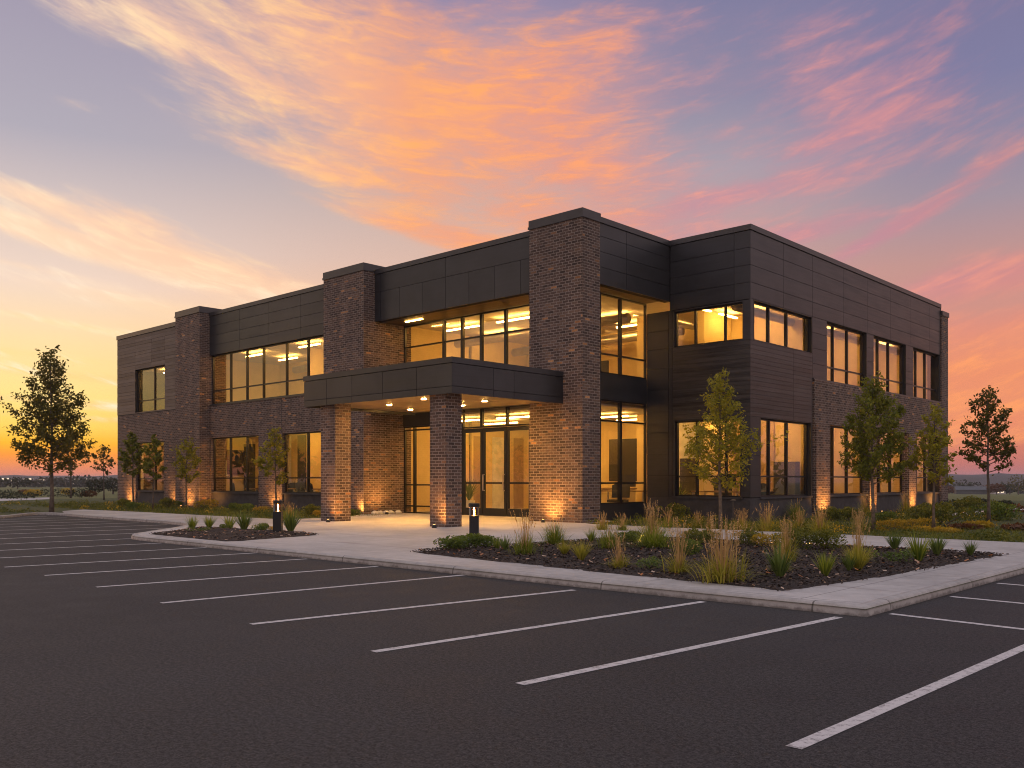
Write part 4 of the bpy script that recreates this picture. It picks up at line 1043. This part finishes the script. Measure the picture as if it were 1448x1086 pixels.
# ================================================================ FAR SCENERY
def far_tree_blob(s,x,y,z,h,r,rg,n,L):
    for _ in range(n):
        d=Vector((rg.gauss(0,1),rg.gauss(0,1),rg.gauss(0,1))).normalized(); q=rg.uniform(.55,1.05)
        leafq(s,(x+d.x*r*q,y+d.y*r*q,z+h*.52+d.z*h*.5*q),L*rg.uniform(.6,1.4),rg,rg.uniform(0,.6)+.4*max(0,d.z))
wr=random.Random(8); wd=MB()
for i in range(330):
    u=wr.uniform(-260,1700); d=wr.uniform(330,420)
    x,y=polar(u,d)
    if 420<u<1200: continue
    h=wr.uniform(3.0,5.2)*(1.0 if u<700 else 1.15); far_tree_blob(wd,x,y,height(x,y)-.4,h,wr.uniform(2.5,5),wr,60,1.5)
wd2=wd; tag(wd2.build('far_woods',M['wood_far']),kind='stuff')
# woods around the rest of the site (behind the viewer), seen in the window reflections
wb=MB()
for i in range(230):
    a=wr.uniform(0,6.283); d=wr.uniform(85,125); x,y=d*math.cos(a),d*math.sin(a)
    az=math.degrees(math.atan2(CS*x+SN*y,-SN*x+CS*y))
    if abs(az)<48: continue
    far_tree_blob(wb,x,y,height(x,y)-.3,wr.uniform(5,10),wr.uniform(2.5,4.5),wr,110,1.1)
tag(wb.build('surrounding_woods',M['wood_far']),kind='stuff')
hl=MB(); vs=[]; fs=[]; hr=random.Random(2); NH=140
for i in range(NH+1):
    u=-500+2600*i/NH; D=1000
    base=6.5 if u<500 else 8.5
    top=base+1.3*math.sin(u*.011)+1.0*math.sin(u*.031+1)+.5*math.sin(u*.09)+hr.uniform(-.35,.35)
    for k,(dd,zz) in enumerate(((560,-7),(760,top*.55-1.2),(1000,top),(1500,top*.6),(1900,-8))):
        x,y=polar(u,dd); vs.append((x,y,zz))
for i in range(NH):
    for k in range(4): a=i*5+k; fs.append((a,a+5,a+6,a+1))
hl.add(vs,fs); tag(hl.build('hills',M['hill'],smooth=True),kind='structure')
def small_house(u,d,w,dp,h,rh,label,name='distant_house',mat='pale',group='tiny houses on the far ridge',lit=True,z=None,cat='house'):
    x,y=polar(u,d); z=height(x,y) if z is None else z
    o=empty(name,(x,y,z),label,cat,group,R(43)+.4*math.sin(u))
    s=MB(); s.box(-w/2,w/2,-dp/2,dp/2,0,h); s.build('wall',M[mat],o)
    s=MB(); s.add([(-w/2-.2,-dp/2-.2,h),(w/2+.2,-dp/2-.2,h),(w/2+.2,dp/2+.2,h),(-w/2-.2,dp/2+.2,h),(-w/2-.2,0,h+rh),(w/2+.2,0,h+rh)],[(0,1,5,4),(2,3,4,5),(0,4,3),(1,2,5),(0,3,2,1)]); s.build('roof',M['siding'],o)
    if lit:
        s=MB(); s.box(-w*.3,-w*.05,-dp/2-.03,-dp/2+.02,h*.3,h*.85); s.box(w*.1,w*.35,-dp/2-.03,-dp/2+.02,h*.3,h*.85); s.build('window',M['far_win'],o)
for u,zz in ((18,1.0),(40,2.0),(58,1.2),(62,-1.0),(68,-1.0),(104,-.6),(112,1.6),(120,1.8),(122,-.4),(8,2.2)):
    small_house(u,600,6.0,4,1.7,.7,'tiny far house with lit windows on the wooded ridge',z=zz-.3)
small_house(1374,230,7.5,5,1.1,.9,'low dark gabled shed beyond the right field','shed','siding','sheds beyond the field',False,cat='shed')
small_house(1408,330,5,4,2.0,.8,'pale far house peeping above the trees right of the lone lawn tree','distant_house','pale','houses beyond the right field')
def ftree(u,d,h,r,mat,label,n=420,L=.55,name='far_tree'):
    x,y=polar(u,d); z=height(x,y); o=empty(name,(x,y,z),label,'tree','single trees beyond the field')
    s=MB(); s.tube([(0,0,-.3),(0,0,h*.5),(0,0,h*.8)],[.16,.1,.03],6); s.build('trunk',M['bark'],o)
    s=MB(); rg=random.Random(int(u)); far_tree_blob(s,0,0,h*.18,h*.85,r,rg,n,L); s.build('crown',mat,o)
ftree(1398,235,2.2,2.6,M['rleaf'],'rust coloured tree beyond the right field, left of the lone tree trunk'); ftree(1409,225,2.6,2.2,M['rleaf'],'rust coloured tree beyond the right field, right of the lone tree trunk'); ftree(1342,240,1.9,2.6,M['rleaf'],'low rust coloured tree close to the building edge')
ftree(1440,215,4.6,2.3,M['dleaf'],'tall sparse far tree at the right picture edge',260,.5); ftree(1428,235,2.4,3.2,M['wood_far'],'broad dark tree in front of the right picture edge tree')
ftree(135,120,2.0,1.3,M['wood_far'],'round dark far tree behind the sparse small tree',420,.35); ftree(25,210,2.6,3.4,M['wood_far'],'broad far tree low at the left picture edge'); ftree(160,130,2.2,1.1,M['wood_far'],'dark far tree touching the building corner',380,.35)
def fshrub(u,v,w,h,mat,label):
    x,y=gnd(u,v,0.0); o=empty('field_shrub',(x,y,0.05),label,'shrub','low shrubs on the far lawn')
    s=MB(); rg=random.Random(u); far_tree_blob(s,0,0,0,h,w,rg,420,.16); s.build('foliage',mat,o); s=MB(); s.tube([(0,0,-.05),(0,0,h*.5)],[.03,.015],5); s.build('stem',M['bark'],o)
for u,v,w,h,m_,l in ((25,707,1.6,.6,'wood_far','low dark hedge on the far lawn at the left edge'),(8,706,1.4,.7,'wood_far','dark shrub cut by the left picture edge'),(82,704,1.8,.8,'wood_far','dark shrub on the far lawn left of the small dark tree'),(112,704,1.2,.8,'wood_far','dark shrub on the far lawn right of the small dark tree'),(96,700,.8,.7,'gold','golden shrub on the lawn beside the small dark tree'),
   (126,704,.7,.6,'rleaf','rust coloured shrub left of the sparse small tree'),(47,703,.9,.7,'gold','golden shrub on the far lawn left of the tallest tree'),(35,701,.7,.6,'rleaf','rust coloured shrub on the far lawn near the left edge'),(1350,722,1.0,.5,'wood_far','dark low shrub beside the garden path'),(1383,716,.6,.4,'wood_far','small dark shrub on the lawn left of the lone tree'),
   (1420,720,.5,.4,'wood_far','boxy dark shrub right of the lone lawn tree'),(1440,727,1.2,.4,'rleaf','red leaved low shrub at the right picture edge'),(1365,752,.45,.16,'rleaf','red flowering patch on the near right lawn'),(1384,750,.5,.22,'gold','yellow flowering patch on the near right lawn'),(1335,757,.45,.14,'gold','yellow ground flowers at the walk edge'),(1308,755,.6,.14,'gold','long strip of yellow flowers at the walk edge'),(1443,754,.5,.2,'rleaf','small red flowers at the right picture edge')):
    fshrub(u,v,w,h,M[m_],l)

# ================================================================ AIR
hz=bpy.data.materials.new('dusk_haze'); hz.use_nodes=True; hn=hz.node_tree; hn.nodes.remove(hn.nodes['Principled BSDF'])
pv=hn.nodes.new('ShaderNodeVolumePrincipled'); pv.inputs['Color'].default_value=(0.80,0.82,0.95,1); pv.inputs['Density'].default_value=0.00030; pv.inputs['Anisotropy'].default_value=0.2
hn.links.new(pv.outputs[0],hn.nodes['Material Output'].inputs['Volume'])
hb=MB(); hb.box(-3400,3400,-3400,3400,-9.5,14.0); tag(hb.build('haze',hz),kind='stuff')

# ================================================================ WORLD
w=bpy.data.worlds.new('World'); scene.world=w; w.use_nodes=True
t=NT(w.node_tree); nt=w.node_tree; bg=nt.nodes['Background']
tc=t.n('ShaderNodeTexCoord'); vr=t.n('ShaderNodeVectorRotate',rotation_type='Z_AXIS'); t.put(vr.inputs['Vector'],tc.outputs['Generated']); vr.inputs['Angle'].default_value=R(-43)
sx=t.n('ShaderNodeSeparateXYZ'); t.put(sx.inputs[0],vr.outputs[0]); X,Y,Z=sx.outputs
az=t.m('ARCTAN2',X,Y); zc=t.m('MAXIMUM',Z,0.0); el=t.m('ARCSINE',zc)
def E(v,az0): return math.atan((680-v)/F*math.cos(az0))
EM=0.6
def ramp_px(u,stops,extra):
    a=math.atan((u-724)/F); return t.ramp(t.m('DIVIDE',el,EM),[(max(0,E(v,a)/EM),lin(*c)) for v,c in stops]+extra)
top=[(1.0,lin(120,115,150))]
left=ramp_px(0,[(680,(214,120,96)),(664,(228,130,92)),(642,(252,150,46)),(624,(255,184,38)),(602,(255,208,92)),(560,(255,220,134)),(480,(252,216,160)),(390,(234,208,190)),(310,(214,194,186)),(170,(170,164,176)),(0,(158,150,168))],top)
mid=ramp_px(660,[(680,(215,120,90)),(640,(245,150,80)),(560,(250,170,100)),(460,(240,178,130)),(370,(212,176,160)),(280,(190,168,162)),(160,(168,154,166)),(60,(158,144,164)),(0,(146,132,160))],top)
right=ramp_px(1448,[(680,(172,112,118)),(655,(192,112,102)),(600,(226,132,98)),(520,(232,140,102)),(430,(200,140,128)),(360,(188,142,136)),(270,(156,140,152)),(180,(138,130,154)),(90,(122,120,154)),(0,(120,116,150))],top)
farr=ramp_px(1000,[(680,(190,120,110)),(400,(196,150,140)),(320,(186,154,152)),(240,(164,154,164)),(130,(138,132,156)),(0,(122,120,152))],top)
fl=t.ss(az,-0.5,-0.02); fr=t.ss(az,-0.02,0.22); fr2=t.ss(az,0.2,0.46)
base=t.mix(fr2,t.mix(fr,t.mix(fl,left,mid),farr),right)
# clouds: long fibres, patches placed round the compass
vv=t.m('SUBTRACT',el,t.m('MULTIPLY',t.m('MULTIPLY',az,az),0.36))
cv_=t.n('ShaderNodeCombineXYZ'); t.put(cv_.inputs[0],az); t.put(cv_.inputs[1],vv)
n1=t.noise(t.mapping(cv_.outputs[0],(6.0,18,1)),1.0,8,0.62,0.35)
n2=t.noise(t.mapping(cv_.outputs[0],(14,66,1),(3,5,0)),1.0,8,0.64,0.5)
n3=t.noise(t.mapping(cv_.outputs[0],(2.4,6.0,1),(7,2,0)),1.0,4,0.5,0.3)
n4=t.noise(t.mapping(cv_.outputs[0],(30,120,1),(1,9,0)),1.0,6,0.65,0.8)
nn=t.m('ADD',t.m('ADD',t.m('MULTIPLY',n1,0.48),t.m('MULTIPLY',n4,0.10)),t.m('ADD',t.m('MULTIPLY',n2,0.30),t.m('MULTIPLY',n3,0.12)))
BL=[(200, 20, 150, 30, 24, 1.0), (330, 85, 190, 44, 24, 1.25), (470, 105, 220, 85, 20, 1.35), (640, 160, 270, 110, 16, 1.49), (800, 150, 190, 110, 0, 1.03), (610, 50, 230, 60, 10, 1.09), (620, 255, 230, 40, 12, 1.38), (400, 228, 170, 20, 16, 1.0), (640, 335, 170, 24, 14, 1.55), (560, 320, 130, 12, 16, 1.2), (780, 290, 170, 50, 0, 0.92), (480, 245, 170, 22, 12, 1.15), (100, 146, 50, 10, 6, 0.55), (880, 90, 140, 72.0, 0, 0.81), (60, 285, 170, 17.5, 14, 1.54), (190, 312, 90, 20.0, 16, 1.26), (60, 330, 200, 18.8, 14, 1.89), (230, 366, 170, 30.0, 15, 1.82), (400, 410, 150, 20.0, 14, 1.31), (60, 382, 140, 8.0, 8, 0.89), (200, 428, 230, 14.0, 8, 1.07), (90, 458, 150, 6.0, 7, 1.25), (40, 500, 240, 8.0, 4, 1.07), (100, 530, 260, 9.0, 4, 1.19), (40, 565, 260, 7.0, 3, 0.95), (120, 592, 260, 5.0, 2, 0.71), (1110, 60, 130, 72.0, 8, 0.92), (1190, 140, 170, 52.8, 0, 1.08), (1200, 190, 150, 26.4, -14, 1.24), (1050, 170, 120, 72.0, 0, 0.54), (1000, 285, 250, 24.0, -8, 1.42), (900, 330, 190, 48.0, 0, 1.22), (1130, 330, 170, 21.6, -8, 1.35), (1330, 285, 170, 21.6, -28, 1.08), (1250, 330, 130, 14.4, -24, 1.62), (1400, 230, 110, 21.6, -26, 0.92), (1400, 395, 210, 31.2, -6, 1.49), (1380, 470, 220, 33.6, -4, 1.49), (1400, 545, 230, 48.0, -3, 1.62), (1390, 612, 230, 19.2, -2, 1.22), (1250, 60, 240, 28.8, -14, 0.65), (1350, 130, 120, 36.0, -14, 0.43), (900, 40, 160, 60.0, 0, 0.47), (-260, 420, 300, 60, 6, 0.8), (-300, 200, 300, 60, 14, 0.6), (1750, 300, 260, 60, -12, 0.7), (600, -260, 500, 90, 10, 0.8), (1100, -330, 420, 100, -6, 0.6), (-300, -150, 300, 80, 12, 0.6), (820, 230, 160, 70, -4, 0.9), (1080, 400, 200, 40, -6, 0.7), (1300, 430, 200, 30, -8, 0.9), (1420, 500, 150, 14, -2, 1.5), (1340, 580, 200, 14, -3, 1.4), (700, 300, 240, 30, 6, 1.0), (900, 270, 120, 16, -6, 1.1), (110, 6, 110, 26, 22, 0.9), (230, 62, 80, 14, 24, 1.0), (960, 110, 170, 90, -4, 0.5), (1000, 230, 200, 60, -6, 0.6), (860, 60, 180, 60, 0, 0.6), (1180, 250, 240, 50, -10, 0.55), (760, 230, 220, 60, 6, 1.0), (330, 150, 120, 26, 24, 0.7)]
cov=None
for u,v,rx,ry,rot,amp in BL:
    a0=math.atan((u-724)/F); e0=math.atan((680-v)/F*math.cos(a0)); sx_=F/(rx*math.cos(a0)**2); sy_=F/(ry*math.cos(a0))
    a=t.m('SUBTRACT',az,a0); e=t.m('SUBTRACT',el,e0); c,s_=math.cos(R(-rot)),math.sin(R(-rot))
    p=t.m('MULTIPLY',t.m('ADD',t.m('MULTIPLY',a,c),t.m('MULTIPLY',e,s_)),sx_); q=t.m('MULTIPLY',t.m('SUBTRACT',t.m('MULTIPLY',e,c),t.m('MULTIPLY',a,s_)),sy_)
    g=t.m('MULTIPLY',t.m('EXPONENT',t.m('MULTIPLY',t.m('ADD',t.m('MULTIPLY',p,p),t.m('MULTIPLY',q,q)),-0.8)),amp)
    cov=g if cov is None else t.m('MAXIMUM',t.m('MULTIPLY',t.m('ADD',cov,g),0.62),t.m('MAXIMUM',cov,g))
t0=t.m('SUBTRACT',0.57,t.m('MULTIPLY',cov,0.25))
cl=t.ss(nn,t0,t.m('ADD',t0,0.33))
cl=t.m('MULTIPLY',cl,t.ss(cov,0.03,0.45))
veil=t.m('MULTIPLY',t.ss(t.m('MULTIPLY',cov,t.mr(n1,0.3,0.65,0.4,1.2)),0.25,1.3),t.mr(n2,0.35,0.65,0.42,0.78))
cl=t.m('MAXIMUM',cl,veil)
dens=t.ss(t.m('ADD',t.m('MULTIPLY',n2,0.55),t.m('ADD',t.m('MULTIPLY',n1,0.30),t.m('MULTIPLY',n4,0.10))),0.42,0.62)
azn=t.mr(az,-0.55,0.55,0,1)
ccol=t.ramp(azn,[(0.0,lin(250,214,180)),(0.22,lin(244,190,156)),(0.4,lin(238,160,120)),(0.55,lin(226,148,126)),(0.68,lin(192,140,150)),(0.85,lin(190,134,146)),(1.0,lin(208,132,130))])
chi=t.ramp(azn,[(0.0,lin(255,232,200)),(0.24,lin(255,206,150)),(0.40,lin(255,172,98)),(0.55,lin(254,160,94)),(0.7,lin(226,150,140)),(0.85,lin(220,144,140)),(1.0,lin(234,150,126))])
lowc=t.ramp(t.m('DIVIDE',el,EM),[(0.0,lin(240,140,80)),(0.2,lin(255,215,130)),(0.32,lin(252,222,186)),(1,lin(250,218,190))])
lo=t.m('MULTIPLY',t.ss(el,0.27,0.14),t.ss(az,0.0,-0.25))
ccol=t.mix(t.m('MULTIPLY',lo,0.85),ccol,lowc); chi=t.mix(t.m('MULTIPLY',lo,0.9),chi,lin(255,244,222))
lor=t.m('MULTIPLY',t.ss(el,0.22,0.10),t.ss(az,0.1,0.4))
ccol=t.mix(lor,ccol,lin(228,140,104)); chi=t.mix(lor,chi,lin(248,156,98))
cloud=t.mix(dens,ccol,chi)
sky=t.mix(t.m('MULTIPLY',cl,0.92),base,cloud)
# the rest of the dome: paler lavender dusk away from the sunset
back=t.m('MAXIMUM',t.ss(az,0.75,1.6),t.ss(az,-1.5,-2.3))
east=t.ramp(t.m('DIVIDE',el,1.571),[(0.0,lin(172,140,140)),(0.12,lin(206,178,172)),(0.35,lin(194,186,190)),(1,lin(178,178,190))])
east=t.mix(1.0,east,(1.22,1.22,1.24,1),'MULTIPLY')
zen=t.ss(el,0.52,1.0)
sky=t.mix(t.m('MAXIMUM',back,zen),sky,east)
# nishita dusk light added low
ns=t.n('ShaderNodeTexSky',sky_type='NISHITA'); ns.sun_disc=False; ns.sun_elevation=R(2.5); ns.sun_rotation=R(-93)
sky=t.mix(1.0,sky,t.mix(1.0,ns.outputs[0],(0.006,0.006,0.006,1),'MULTIPLY'),'ADD')
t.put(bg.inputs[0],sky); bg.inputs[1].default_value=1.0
# sun: low, to the left behind the trees
S=bpy.data.lights.new('sun','SUN'); S.energy=0.5; S.color=(1,0.46,0.26); S.angle=R(10)
so_=bpy.data.objects.new('sun',S); C.objects.link(so_)
sa=R(133+50); sd=Vector((math.cos(sa)*math.cos(R(3)),math.sin(sa)*math.cos(R(3)),math.sin(R(3)))); so_.rotation_euler=sd.to_track_quat('Z','Y').to_euler()
so_.location=(-60,0,30)

# ================================================================ CAMERA
cd=bpy.data.cameras.new('camera'); cam=bpy.data.objects.new('camera',cd); C.objects.link(cam)
cam.location=(0,0,EYE); cam.rotation_euler=(R(90),0,R(43)); cd.sensor_width=36; cd.lens=36*F/1448; cd.shift_y=(680-543)/1448; cd.clip_end=6000; cd.clip_start=0.1
scene.camera=cam
vs_=scene.view_settings; vs_.view_transform='Standard'; vs_.look='None'; vs_.exposure=0.14; vs_.gamma=1
scene.render.engine='CYCLES'; cy=scene.cycles
cy.max_bounces=8; cy.diffuse_bounces=4; cy.glossy_bounces=4; cy.transparent_max_bounces=12; cy.use_light_tree=True; cy.sample_clamp_indirect=4.0
cy.use_denoising=True; cy.filter_width=1.05
